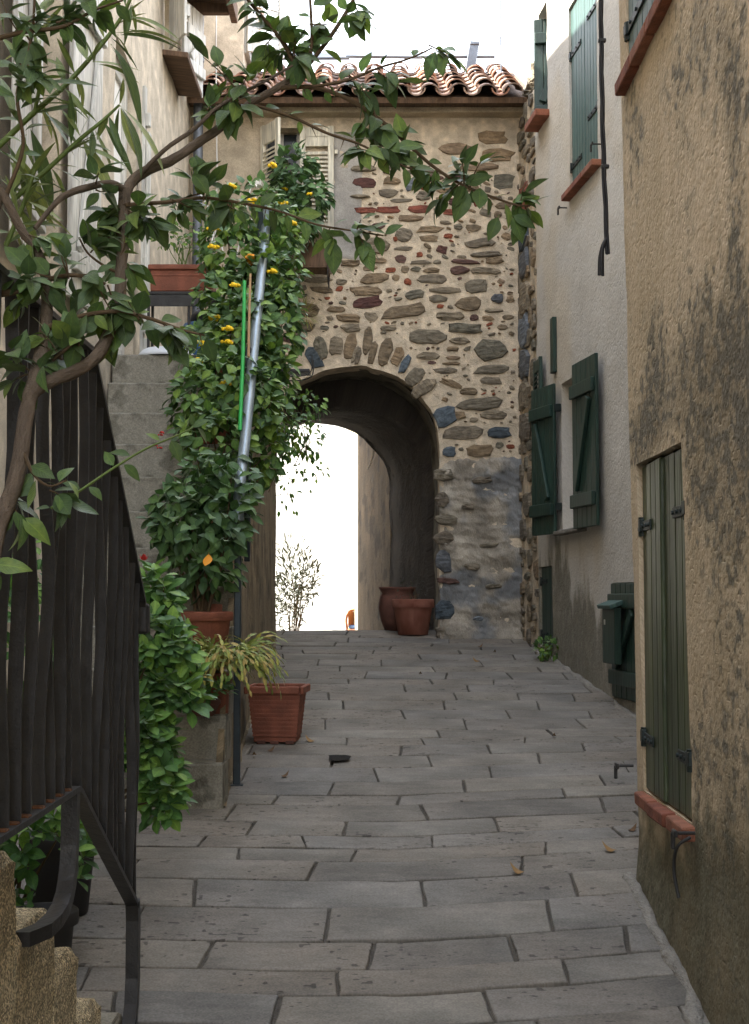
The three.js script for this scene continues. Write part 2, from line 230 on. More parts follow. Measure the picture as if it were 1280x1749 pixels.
const CLUSTERS = [[-0.182,2.922,-3.15,0.075,26],[-0.236,2.952,-3.12,0.047,9],[-0.134,2.998,-3.16,0.041,8],[-0.043,3.016,-3.2,0.049,7],[0.0,3.045,-3.2,0.035,5],[-0.056,2.843,-3.17,0.048,9],[0.028,2.876,-3.18,0.048,8],[0.143,2.954,-3.2,0.035,7],[-0.322,2.765,-3.02,0.059,16],[-0.373,2.723,-3.0,0.039,8],[-0.028,2.757,-3.19,0.062,16],[0.071,2.71,-3.22,0.056,14],[0.0,2.666,-3.12,0.054,13],[0.143,2.672,-3.24,0.042,8],[0.231,2.635,-3.26,0.064,16],[0.187,2.595,-3.25,0.049,7],[0.369,2.592,-3.3,0.046,9],[-0.027,2.486,-3.11,0.047,9],[-0.089,2.453,-3.1,0.03,3],[-0.398,2.534,-3.0,0.065,14],[-0.321,2.533,-3.02,0.053,10],[-0.443,2.499,-2.95,0.045,8],[-0.532,2.458,-2.9,0.057,18],[-0.566,2.42,-2.88,0.038,10],[-0.527,2.368,-2.88,0.05,12],[-0.564,2.477,-2.9,0.05,12],[-0.595,2.517,-2.86,0.044,8],[-0.644,2.275,-2.76,0.072,18],[-0.7,2.246,-2.74,0.06,14],[-0.571,2.25,-2.76,0.054,13],[-0.487,2.228,-2.77,0.06,15],[-0.429,2.201,-2.79,0.049,10],[-0.541,2.185,-2.8,0.043,8],[-0.467,2.16,-2.8,0.037,6],[-0.645,2.12,-2.72,0.047,9],[-0.682,2.066,-2.68,0.041,7],[-0.68,1.801,-2.6,0.04,9],[-0.629,1.812,-2.6,0.034,7],[-0.693,1.675,-2.55,0.039,7],[-0.749,2.841,-2.8,0.073,18],[-0.674,2.828,-2.8,0.055,12],[-0.6,2.867,-2.8,0.049,9],[-0.772,2.701,-2.8,0.061,12],[-0.723,2.752,-2.8,0.049,9],[-0.277,3.0,-3.1,0.047,8],[-0.603,2.347,-2.85,0.037,7],[-0.754,2.36,-2.8,0.049,9],[-0.621,2.157,-2.72,0.041,8],[-0.366,2.825,-3.05,0.046,8],[-0.729,2.089,-2.68,0.047,9]];
const OLEANDER = {a: [[-0.89,2.608,-3.0,0.008],[-0.841,2.655,-3.0,0.007],[-0.778,2.729,-3.02,0.0065],[-0.716,2.803,-3.05,0.006],[-0.672,2.872,-3.08,0.0055],[-0.626,2.944,-3.1,0.005],[-0.592,2.997,-3.1,0.0045],[-0.561,3.071,-3.1,0.004]],
b: [[-0.809,2.499,-2.95,0.006],[-0.731,2.588,-2.98,0.0055],[-0.666,2.661,-3.0,0.005],[-0.622,2.709,-3.02,0.004],[-0.589,2.752,-3.04,0.003]],
c: [[-0.806,2.386,-2.9,0.006],[-0.769,2.477,-2.9,0.005],[-0.75,2.562,-2.92,0.004]],
d: [[-0.778,2.729,-3.02,0.005],[-0.761,2.805,-3.0,0.004],[-0.775,2.901,-3.0,0.003]]};
const OLEANDER_LEAVES = [[-0.577,2.733,-2.988,-0.488,2.574,-2.917],[-0.581,2.74,-3.008,-0.444,2.597,-2.945],[-0.573,2.725,-2.968,-0.539,2.609,-2.95],[-0.593,2.763,-3.07,-0.623,2.684,-3.124],[-0.591,2.754,-3.052,-0.567,2.806,-3.002],[-0.623,2.71,-3.024,-0.545,2.593,-2.984],[-0.584,2.893,-2.981,-0.418,2.865,-2.91],[-0.585,2.898,-2.986,-0.464,2.958,-3.063],[-0.593,2.94,-3.059,-0.525,2.964,-3.115],[-0.586,2.967,-3.056,-0.455,2.942,-3.001],[-0.605,2.897,-2.997,-0.531,2.841,-3.02],[-0.615,2.9,-3.048,-0.539,2.8,-3.112],[-0.615,2.908,-3.066,-0.502,2.734,-2.991],[-0.661,2.853,-3.033,-0.545,2.858,-3.064],[-0.645,2.841,-3.021,-0.65,2.901,-2.963],[-0.644,2.837,-3.017,-0.623,2.89,-2.943],[-0.649,2.862,-3.072,-0.57,2.877,-3.138],[-0.56,2.988,-3.026,-0.566,2.896,-2.99],[-0.568,3.008,-3.069,-0.556,2.943,-3.082],[-0.572,3.013,-3.066,-0.606,2.953,-3.129],[-0.709,2.786,-3.021,-0.667,2.705,-3.006],[-0.712,2.79,-3.032,-0.751,2.772,-3.019],[-0.702,2.77,-2.979,-0.641,2.703,-2.944],[-0.787,2.738,-3.058,-0.738,2.755,-2.975],[-0.712,2.751,-2.966,-0.798,2.848,-2.988],[-0.758,2.728,-2.994,-0.685,2.626,-3.0],[-0.764,2.74,-3.017,-0.669,2.631,-2.988],[-0.786,2.753,-3.08,-0.671,2.678,-3.025],[-0.674,2.659,-3.01,-0.643,2.707,-2.956],[-0.68,2.668,-3.036,-0.598,2.64,-2.996],[-0.812,2.627,-3.003,-0.743,2.493,-3.047],[-0.81,2.625,-2.998,-0.771,2.476,-3.009],[-0.803,2.714,-3.069,-0.715,2.512,-2.997],[-0.783,2.658,-2.967,-0.8,2.509,-2.919],[-0.838,2.618,-3.052,-0.739,2.48,-3.073],[-0.835,2.651,-2.988,-0.759,2.521,-2.958],[-0.818,2.528,-2.981,-0.724,2.566,-2.974],[-0.84,2.563,-2.965,-0.77,2.52,-3.001],[-0.788,2.61,-3.068,-0.753,2.622,-3.149],[-0.783,2.61,-3.048,-0.707,2.651,-3.131],[-0.761,2.576,-2.962,-0.778,2.643,-2.924],[-0.722,2.813,-3.076,-0.758,2.912,-3.125],[-0.656,2.842,-3.009,-0.702,2.953,-3.089],[-0.784,2.916,-3.034,-0.842,3.011,-3.092],[-0.774,2.896,-2.995,-0.721,2.929,-2.94],[-0.767,2.81,-3.013,-0.8,2.811,-2.948],[-0.765,2.807,-3.006,-0.729,2.882,-3.089],[-0.854,2.805,-3.0,-0.789,2.691,-2.911],[-0.846,2.886,-2.965,-0.763,2.794,-2.906],[-0.749,2.612,-3.054,-0.697,2.543,-3.029],[-0.735,2.593,-2.995,-0.647,2.55,-2.922],[-0.631,2.92,-3.078,-0.656,2.998,-3.064],[-0.57,2.946,-2.985,-0.597,2.967,-2.906],[-0.673,2.792,-2.967,-0.7,2.861,-2.907],[-0.676,2.675,-3.041,-0.58,2.527,-2.978],[-0.659,2.649,-2.965,-0.698,2.723,-2.963],[-0.806,2.504,-2.99,-0.774,2.434,-3.079],[-0.815,2.459,-2.975,-0.775,2.381,-2.98],[-0.81,2.522,-3.053,-0.847,2.586,-3.037],[-0.871,2.53,-3.079,-0.814,2.46,-3.075]];
const BLOBS = {
 gardenia: [[-0.902,1.632,-5.5,0.091,0.1],[-0.877,1.468,-5.4,0.122,0.122],[-0.79,1.433,-5.4,0.089,0.08],[-0.891,1.247,-5.4,0.113,0.136],[-0.788,1.236,-5.4,0.099,0.094],[-0.856,1.005,-5.3,0.092,0.138],[-0.82,0.869,-5.3,0.081,0.104],[-0.903,1.118,-5.3,0.069,0.161]] ,
 potbush: [[-0.905,1.972,-7.05,0.215,0.169],[-0.983,2.08,-7.05,0.153,0.138],[-0.805,2.114,-7.1,0.139,0.17],[-0.888,1.788,-7.05,0.169,0.138],[-0.848,2.247,-7.2,0.188,0.141],[-1.052,2.015,-7.0,0.107,0.107]] ,
 climber_low: [[-0.908,2.509,-7.55,0.197,0.164],[-1.028,2.73,-7.7,0.134,0.184],[-0.872,2.848,-7.8,0.237,0.187],[-0.683,2.745,-7.8,0.136,0.203],[-0.639,2.481,-7.9,0.086,0.189]] ,
 climber_mid: [[-0.978,3.11,-8.1,0.176,0.194],[-0.824,3.264,-8.15,0.213,0.213],[-0.62,3.294,-8.3,0.162,0.253],[-0.639,2.967,-8.1,0.141,0.176],[-0.95,3.479,-8.3,0.144,0.18]] ,
 climber_top: [[-0.918,3.827,-8.5,0.203,0.185],[-0.637,3.675,-8.5,0.166,0.222],[-0.836,4.123,-8.6,0.224,0.168],[-0.614,3.996,-8.7,0.132,0.208],[-0.744,3.626,-8.45,0.184,0.184]] ,
 windowplant: [[-0.717,5.491,-12.0,0.167,0.188],[-0.608,5.233,-11.95,0.177,0.208],[-0.86,5.221,-12.0,0.136,0.177],[-0.709,4.95,-11.9,0.197,0.166]] ,
 hanging: [[-0.546,3.004,-9.6,0.2,0.109],[-0.684,2.825,-9.2,0.14,0.16],[-0.581,2.76,-9.5,0.227,0.165],[-0.503,2.54,-9.6,0.167,0.188],[-0.628,2.372,-9.6,0.104,0.167]] ,
 beyond: [[-1.064,1.923,-17.5,0.243,0.457],[-1.139,1.544,-17.5,0.266,0.342],[-0.874,1.848,-17.5,0.167,0.266]] ,
 landing: [[-1.383,4.044,-8.95,0.117,0.078],[-1.264,4.065,-8.95,0.097,0.062],[-1.165,4.004,-8.95,0.078,0.078]] ,
 bowl: [[-0.799,1.133,-6.85,0.095,0.066],[-0.755,1.177,-6.85,0.074,0.06]] };
const STAINS = [[0.809,2.41,0.712,0.229,1],[1.446,2.195,0.436,0.234,1],[0.5,2.272,0.434,0.099,1],[1.318,2.476,0.342,0.13,0.6],[1.654,2.304,0.237,0.188,1],[1.388,1.838,0.298,0.217,0.8],[1.691,1.906,0.176,0.236,0.9],[1.504,1.48,0.161,0.122,0.8],[1.442,1.037,0.165,0.212,0.9],[1.685,1.319,0.118,0.201,0.7],[1.052,0.733,0.305,0.116,0.7],[1.586,3.317,0.362,0.159,0.8],[1.766,3.084,0.226,0.236,0.7],[0.352,3.441,0.154,0.277,0.8],[1.051,3.381,0.18,0.12,0.6],[1.417,3.446,0.139,0.092,0.8],[1.111,2.975,0.159,0.196,0.35],[0.275,2.219,0.22,0.093,0.8],[1.707,2.638,0.131,0.271,0.45],[1.074,1.08,0.096,0.154,0.8],[1.25,1.995,0.217,0.113,0.8]];  // u, v, half width, half height, strength
const STONES = [[-0.082,5.491,0.248,0.112,0,"wine"],[-0.082,5.235,0.216,0.067,0,"brick"],[0.132,5.24,0.226,0.067,0,"brick"],[0.422,5.246,0.216,0.078,0,"brick"],[0.74,5.213,0.194,0.067,0,"brick"],[0.767,5.313,0.162,0.078,0,"wine"],[0.959,5.302,0.065,0.067,0,"brick"],[0.329,5.48,0.065,0.146,10,"slate"],[0.159,5.514,0.162,0.078,0,"s1"],[0.132,5.397,0.183,0.09,0,"s2"],[-0.065,4.364,0.27,0.112,-8,"wine"],[0.197,4.962,0.054,0.05,0,"brick2"],[0.421,4.813,0.065,0.05,0,"brick2"],[0.148,4.668,0.108,0.056,0,"brick2"],[0.311,4.558,0.075,0.062,20,"brick2"],[0.634,4.862,0.108,0.078,15,"wine"],[0.955,4.513,0.237,0.146,-4,"s3"],[0.873,4.348,0.248,0.135,-6,"s1"],[0.273,4.276,0.421,0.135,-8,"s1"],[-0.082,4.469,0.302,0.09,2,"s1"],[0.698,4.232,0.291,0.09,2,"s2"],[0.845,4.116,0.334,0.112,4,"s3"],[0.479,4.039,0.356,0.168,2,"s3"],[1.089,3.918,0.302,0.224,-4,"s3"],[0.501,3.863,0.237,0.078,-2,"s2"],[1.077,3.731,0.345,0.09,-3,"s3"],[0.79,4.001,0.183,0.067,0,"s2"],[0.651,3.299,0.237,0.202,-28,"blue"],[0.977,3.408,0.442,0.123,-6,"s3"],[0.813,3.135,0.377,0.135,-4,"s2"],[1.155,3.141,0.226,0.135,2,"bluedark"],[0.693,2.961,0.129,0.101,0,"blue"],[0.975,2.972,0.27,0.123,-2,"s1"],[1.113,3.31,0.28,0.09,2,"s2"],[0.787,3.299,0.129,0.078,0,"s1"],[1.076,3.627,0.237,0.078,0,"s2"],[0.869,3.529,0.162,0.078,0,"s1"],[0.707,3.6,0.216,0.067,20,"s1"],[-0.24,4.215,0.248,0.09,0,"s1"],[-0.218,4.122,0.194,0.078,0,"s2"],[0.027,4.896,0.27,0.146,0,"s2"],[0.0,4.591,0.27,0.112,-3,"s1"],[-0.219,4.729,0.183,0.067,0,"s1"],[0.382,4.436,0.183,0.09,-10,"s3"],[-0.627,4.287,0.216,0.146,10,"s1"],[-0.654,4.133,0.194,0.112,0,"s2"],[0.274,5.007,0.151,0.146,20,"s2"],[0.792,4.663,0.183,0.09,-4,"wine2"],[0.985,4.923,0.28,0.09,-8,"s2"],[1.039,4.813,0.323,0.056,-2,"s2"],[1.121,4.757,0.183,0.078,0,"s1"],[1.146,4.397,0.129,0.09,0,"slate2"],[1.1,5.928,0.302,0.135,0,"s5"],[0.769,5.816,0.323,0.123,0,"s5"],[1.154,5.76,0.323,0.135,0,"s5"],[0.961,5.648,0.377,0.09,0,"s5"],[-0.11,5.631,0.237,0.067,0,"s2"],[0.137,5.62,0.129,0.09,0,"s2"],[0.466,5.369,0.151,0.09,0,"s2"],[-0.137,5.363,0.183,0.045,0,"s2"]];
const VOUSSOIRS = [[-0.56,3.836,0.129,0.224,-30,"bluedark"],[-0.501,3.924,0.119,0.247,-14,"s3"],[-0.359,3.957,0.129,0.202,4,"s2"],[-0.229,3.946,0.108,0.247,16,"s1"],[-0.18,3.874,0.043,0.168,18,"s2"],[-0.065,4.001,0.086,0.292,10,"s1"],[-0.152,3.858,0.054,0.179,14,"s2"],[-0.016,3.891,0.075,0.235,18,"s1"],[0.098,3.902,0.14,0.269,16,"s1"],[0.218,3.858,0.097,0.224,22,"s5"],[0.283,3.781,0.075,0.202,26,"blue"],[0.37,3.655,0.129,0.224,38,"s3"],[0.462,3.561,0.119,0.269,52,"s2"]];
const STAKES = [[[-0.726,2.518,-7.22,0.0105],[-0.729,2.982,-7.4,0.0105],[-0.738,3.412,-7.55,0.01]],[[-0.708,2.967,-7.5,0.008],[-0.715,3.221,-7.6,0.0075],[-0.719,3.489,-7.7,0.007]]];
const FLOWERS = [[-0.659,4.362,-8.5,"top"],[-0.897,4.213,-8.45,"top"],[-0.78,4.103,-8.4,"top"],[-1.003,3.908,-8.35,"top"],[-1.003,3.775,-8.3,"top"],[-0.629,3.627,-8.3,"top"],[-0.533,3.987,-8.5,"top"],[-0.88,3.203,-7.95,"mid"],[-0.866,3.118,-7.95,"mid"],[-1.03,3.111,-7.95,"mid"],[-1.04,3.004,-7.9,"mid"],[-0.856,3.488,-8.1,"mid"],[-0.867,2.832,-7.7,"mid"],[-1.184,2.508,-7.4,"red"],[-1.19,2.443,-7.4,"red"]];
// ------------------------------------------------------------------ ground and paving
const groundAt = (d) => (d < 3 ? -0.078 + 0.05 * d : d < 5.55 ? 0.072 + 0.16 * (d - 3) : d < 12.92 ? -0.1416 + 0.112 * d : 1.3054 - 0.09 * (d - 12.92));
{
  const pos = [], idx = [], uv = [], ds = [-60, -20, -5, 0, 1.5, 3, 3.5, 4, 4.5, 5, 5.55, 7, 9, 11, 12.92, 14, 18, 24, 40, 90], xs = [-90, -20, -4, 0, 4, 20, 90];
  ds.forEach((d, j) => xs.forEach((x, i) => {
    pos.push(x, groundAt(d) - 0.014, -d); uv.push(x, d);
    if (i < xs.length - 1 && j < ds.length - 1) { const k = j * xs.length + i, m = k + xs.length; idx.push(k, k + 1, m, k + 1, m + 1, m); }
  }));
  const g = new THREE.BufferGeometry(); g.setAttribute('position', new THREE.Float32BufferAttribute(pos, 3)); g.setAttribute('uv', new THREE.Float32BufferAttribute(uv, 2)); g.setIndex(idx); g.computeVertexNormals();
  structure('ground', g, M.bed);
}
{
  const r = rngOf(31), paving = new THREE.Group(); paving.name = 'street_paving'; paving.userData = { kind: 'structure' }; scene.add(paving);
  const bend = (x, d) => (x < 0.1 ? -0.035 * (x - 0.1) : (0.17 - 0.19 * smooth(6.5, 9, d)) * (x - 0.1)) + 0.012 * vnoise(x * 3, d * 3, 5);
  let d = 2.9, last = [];
  while (d < 14.2) {
    const deep = ra(0.17, 0.31, r) * (d > 7 ? 1.12 : 1), x1 = d < 5.3 ? 1.16 : d < 5.9 ? 1.9 : 2.74 - 0.107 * d, x0 = d < 6.4 ? -1.76 : d < 12.5 ? -0.95 : -1.5;
    let x = x0 - ra(0, 0.5, r), sk0 = 0; const cuts = [];
    while (x < x1) {
      let w = ra(0.38, 0.95, r); for (let q = 0; q < 4 && last.some((c) => Math.abs(c - x - w) < 0.09); q++) w = ra(0.38, 0.98, r);
      cuts.push(x + w);
      const a = Math.max(x, x0), b = Math.min(x + w, x1); x += w;
      if (b - a < 0.05) continue;
      const gx = ra(0.002, 0.008, r), gd = ra(0.0015, 0.006, r), cx = (a + b) / 2, cd = d + deep / 2 + bend(cx, d), cy = groundAt(cd), sk = ra(-0.016, 0.016, r), so = sk0; sk0 = sk;
      const out = [], edge = (ax, ad, bx, bd, n) => { for (let i = 0; i < n; i++) { const t = i / n, j = i ? 0.0035 : 0; out.push([lerp(ax, bx, t) + ra(-j, j, r), lerp(ad, bd, t) + ra(-j, j, r)]); } };
      const c0 = [a + gx + so, d + gd], c1 = [b - gx + sk, d + gd], c2 = [b - gx - sk, d + deep - gd], c3 = [a + gx - so, d + deep - gd], nx = Math.max(3, Math.round((b - a) / 0.1));
      edge(...c0, ...c1, nx); edge(...c1, ...c2, 3); edge(...c2, ...c3, nx); edge(...c3, ...c0, 3);
      const dy = ra(-0.003, 0.003, r), tx = ra(-0.006, 0.006, r), td = ra(-0.006, 0.006, r);
      const P = [], uvs = [], I = [], n = out.length, ou = ra(0, 9, r), ov = ra(0, 9, r);
      const put = (px, pd, drop) => { const wx = px, wd = pd + bend(px, d); P.push(wx - cx, groundAt(wd) - cy + dy + tx * (wx - cx) + td * (wd - cd) - drop, -(wd - cd)); uvs.push(wx + ou, wd + ov); };
      for (const [px, pd] of out) put(px, pd, 0.045);
      for (const [px, pd] of out) put(px, pd, 0.006);
      const inn = (px, pd, m) => [px + Math.sign(cx - px) * Math.min(m, Math.abs(cx - px)), pd + Math.sign(d + deep / 2 - pd) * Math.min(m, Math.abs(d + deep / 2 - pd))];
      for (const [px, pd] of out) put(...inn(px, pd, 0.007), 0);
      for (let i = 0; i < n; i++) { const q = (i + 1) % n; for (const o of [0, n]) I.push(o + i, o + q, o + n + i, o + q, o + n + q, o + n + i); I.push(2 * n + i, 2 * n + q, 3 * n); }
      put(cx, d + deep / 2, 0);
      const g = new THREE.BufferGeometry(); g.setAttribute('position', new THREE.Float32BufferAttribute(P, 3)); g.setAttribute('uv', new THREE.Float32BufferAttribute(uvs, 2)); g.setIndex(I); g.computeVertexNormals();
      part('paving_slab', g, pick(M.slabs, r), paving, [cx, cy, -cd]);
    }
    last = cuts; d += deep;
  }
}
// dark hole in the paving, with crumbled mortar round it
{
  const g = new THREE.CircleGeometry(1, 18); const P = g.attributes.position;
  for (let i = 1; i < P.count; i++) { const a = Math.atan2(P.getY(i), P.getX(i)), k = 1 + 0.25 * vnoise(Math.cos(a) * 3 + 5, Math.sin(a) * 3, 8); P.setXY(i, P.getX(i) * 0.07 * k, P.getY(i) * 0.075 * k); }
  g.rotateX(-Math.PI / 2 + 0.11);
  single('drain_patch', g, std(rgb(40, 38, 34), { map: grain, bump: roughBump, bumpScale: 0.03, k: 8 }), 'small dark worn patch set among the pale paving slabs', 'drain', [-0.2, groundAt(7.6) + 0.017, -7.6]);
}
// ------------------------------------------------------------------ building helpers
// a plaster sheet in a facade's own axes: u along, v up, w out of the wall; holes get reveals
function sheet(u0, u1, v0, v1, step, holes, disp, uvOf) {
  const lines = (a, b, keys) => { const k = [...new Set([a, b, ...keys.filter((x) => x > a && x < b)])].sort((p, q) => p - q), out = []; for (let i = 0; i < k.length - 1; i++) { const n = Math.max(1, Math.round((k[i + 1] - k[i]) / step)); for (let j = 0; j < n; j++) out.push(lerp(k[i], k[i + 1], j / n)); } out.push(b); return out; };
  const us = lines(u0, u1, holes.flatMap((h) => [h.u0, h.u1])), vs = lines(v0, v1, holes.flatMap((h) => [h.v0, h.v1])), pos = [], uv = [], idx = [], nu = us.length;
  for (const v of vs) for (const u of us) { pos.push(u, v, disp(u, v)); uv.push(...uvOf(u, v)); }
  for (let j = 0; j < vs.length - 1; j++) for (let i = 0; i < nu - 1; i++) {
    const u = (us[i] + us[i + 1]) / 2, v = (vs[j] + vs[j + 1]) / 2; if (holes.some((h) => u > h.u0 && u < h.u1 && v > h.v0 && v < h.v1)) continue;
    const k = j * nu + i; idx.push(k, k + 1, k + nu, k + 1, k + nu + 1, k + nu);
  }
  for (const h of holes) {                                            // reveals
    const ring = []; const at = (u, v) => ring.push([u, v]);
    for (const u of us) if (u >= h.u0 && u < h.u1) at(u, h.v0); for (const v of vs) if (v >= h.v0 && v < h.v1) at(h.u1, v);
    for (const u of [...us].reverse()) if (u > h.u0 && u <= h.u1) at(u, h.v1); for (const v of [...vs].reverse()) if (v > h.v0 && v <= h.v1) at(h.u0, v);
    const b = pos.length / 3;
    ring.forEach(([u, v]) => { pos.push(u, v, disp(u, v), u, v, -h.depth); uv.push(...uvOf(u, v), ...uvOf(u + h.depth, v + h.depth)); });
    ring.forEach((_, i) => { const k = b + i * 2, q = b + ((i + 1) % ring.length) * 2; idx.push(k, k + 1, q, q, k + 1, q + 1); });
  }
  let g = new THREE.BufferGeometry(); g.setAttribute('position', new THREE.Float32BufferAttribute(pos, 3)); g.setAttribute('uv', new THREE.Float32BufferAttribute(uv, 2)); g.setIndex(idx); g.computeVertexNormals(); return g;
}
// an irregular stone bedded in a wall: x, y in the wall's plane, bulging along +z
function stoneGeo(w, h, bulge, r, n = 10, square = 3.2) {
  const P = [], uv = [], I = [], ou = r() * 7, ov = r() * 7, jit = []; for (let i = 0; i < n; i++) jit.push(1 + ra(-0.22, 0.12, r));
  const off = []; for (let i = 0; i < n; i++) off.push(ra(-0.22, 0.22, r) * 6 / n);
  const tilt = [ra(-0.25, 0.25, r), ra(-0.3, 0.3, r)];
  const ring = (k, z, zj) => { for (let i = 0; i < n; i++) { const a = (i + 0.5) / n * Math.PI * 2 + off[i], c = Math.cos(a), s = Math.sin(a), q = Math.pow(Math.pow(Math.abs(c), square) + Math.pow(Math.abs(s), square), -1 / square) * jit[i] * k, x = c * q * w / 2, y = s * q * h / 2; P.push(x, y, z + zj * ra(-1, 1, r) + bulge * (tilt[0] * x / w + tilt[1] * y / h) * (z > 0 ? 1 : 0)); uv.push(x + ou, y + ov); } };
  ring(1.04, -0.014, 0); ring(0.93, bulge * 0.72, 0.002); ring(0.62, bulge, bulge * 0.3);
  P.push(0, 0, bulge * ra(0.9, 1.2, r)); uv.push(ou, ov);
  for (let i = 0; i < n; i++) { const q = (i + 1) % n; for (const o of [0, n]) I.push(o + i, o + q, o + n + i, o + q, o + n + q, o + n + i); I.push(2 * n + i, 2 * n + q, 3 * n); }
  let g = new THREE.BufferGeometry(); g.setAttribute('position', new THREE.Float32BufferAttribute(P, 3)); g.setAttribute('uv', new THREE.Float32BufferAttribute(uv, 2)); g.setIndex(I); g = g.toNonIndexed(); g.computeVertexNormals(); return g;
}
function rubble(parent, r, trials, spec, placed, ok, kinds, name = 'stone', flat = 1, most = 1e9, gap = 0.022) {
  let have = parent.children.filter((c) => c.name === name).length; const extra = [];
  for (let i = 0; i < trials; i++) {
    const [x, y, w, h, rot] = spec(r, i / trials); if (!ok(x, y, w, h)) continue;
    if (placed.some((p) => Math.abs(p[0] - x) < (p[2] + w) / 2 + p[4] && Math.abs(p[1] - y) < (p[3] + h) / 2 + p[4] * 0.8)) continue;
    placed.push([x, y, w, h, ra(0.004, gap, r)]);
    const g = stoneGeo(w, h, ra(0.008, 0.022, r) * flat, r, 8 + Math.floor(r() * 3), ra(2.6, 5, r)), mt = pick(STONE[pick(kinds, r)], r);
    if (have++ < most) part(name, g, mt, parent, [x, y, 0], [0, 0, rot]); else { const c = new Float32Array(g.attributes.position.count * 3); for (let k = 0; k < c.length; k += 3) { c[k] = mt.color.r; c[k + 1] = mt.color.g; c[k + 2] = mt.color.b; } g.setAttribute('color', new THREE.BufferAttribute(c, 3)); extra.push(g.rotateZ(rot).translate(x, y, 0)); }
  }
  if (extra.length) { const m = std(0xffffff, { map: schist, bump: schistBump, bumpScale: 0.012, k: 2.6, vertexColors: true }); part('small_stones', mergeGeometries(extra), m, parent).userData = { kind: 'stuff' }; }
}
// a plank shutter leaf: hinge edge at x = 0, boards to +x, outer face +z
function plankLeaf(parent, w, h, n, mats, o = {}) {
  const leaf = new THREE.Group(); leaf.name = 'shutter'; parent.add(leaf);
  const bw = w / n;
  for (let i = 0; i < n; i++) part('plank', metric(rbox(bw - 0.003, h, 0.026, 0.006, bw * (i + 0.5), h / 2, ra(-0.001, 0.001))), pick(mats), leaf);
  for (const [v, l, hm] of o.straps ?? []) { part('strap_hinge', merge([metric(rbox(l, 0.04, 0.008, 0.003, l / 2 + 0.01, v, 0.0175)), ...[0.25, 0.6, 0.9].map((t) => metric(cyl(0.008, 0.008, 0.008, 8).rotateX(Math.PI / 2).translate(l * t + 0.01, v, 0.025)))]), hm ?? M.hinge, leaf); part('hinge_knuckle', merge([metric(cyl(0.018, 0.018, 0.075, 10, 0, v, 0.012)), metric(rbox(0.05, 0.05, 0.02, 0.004, 0.005, v + 0.005, 0.02))]), hm ?? M.hinge, leaf); }
  if (o.brace) {                                                    // ledges and diagonal brace on the inner face
    const m = mats[0], t = 0.032, z = 0.013 + t / 2;
    for (const v of o.brace) part('ledge', metric(rbox(w * 0.94, 0.1, t, 0.008, w / 2, v, z)), m, leaf);
    const v0 = o.brace[0] + 0.05, v1 = o.brace[1] - 0.05, a = Math.atan2(v1 - v0, w * 0.62), l = Math.hypot(v1 - v0, w * 0.62) - 0.07;
    part('brace', metric(rbox(l, 0.07, t * 0.9, 0.008).rotateZ(o.flip ? Math.PI - a : a).translate(w / 2, (v0 + v1) / 2, z)), m, leaf);
  }
  return leaf;
}
// a louvred shutter leaf, hinge edge at x = 0
function louvreLeaf(parent, w, h, mat, gap = 0.045, mid = 0.5) {
  const leaf = new THREE.Group(); leaf.name = 'shutter'; parent.add(leaf); const s = 0.055, t = 0.03;
  for (const x of [s / 2, w - s / 2]) part('stile', metric(rbox(s, h, t, 0.004, x, h / 2, 0)), mat, leaf);
  for (const y of [0.05, h * mid, h - 0.06]) part('rail', metric(rbox(w - 2 * s, 0.1, t - 0.004, 0.004, w / 2, y, 0)), mat, leaf);
  for (let y = 0.125; y < h - 0.13; y += gap) { if (Math.abs(y - h * mid) < 0.075) continue; part('slat', metric(box(w - 2 * s, 0.05, 0.007).rotateX(-0.75).translate(w / 2, y, 0)), mat, leaf); }
  return leaf;
}
function hook(parent, x, y, z) { return part('shutter_hook', merge([metric(cyl(0.006, 0.006, 0.07, 8).rotateX(Math.PI / 2).translate(x, y, z + 0.035)), metric(rbox(0.05, 0.022, 0.012, 0.004, x, y, z + 0.068)), metric(rbox(0.016, 0.055, 0.014, 0.004, x - 0.018, y - 0.028, z + 0.07).rotateZ(0))]), M.iron, parent); }

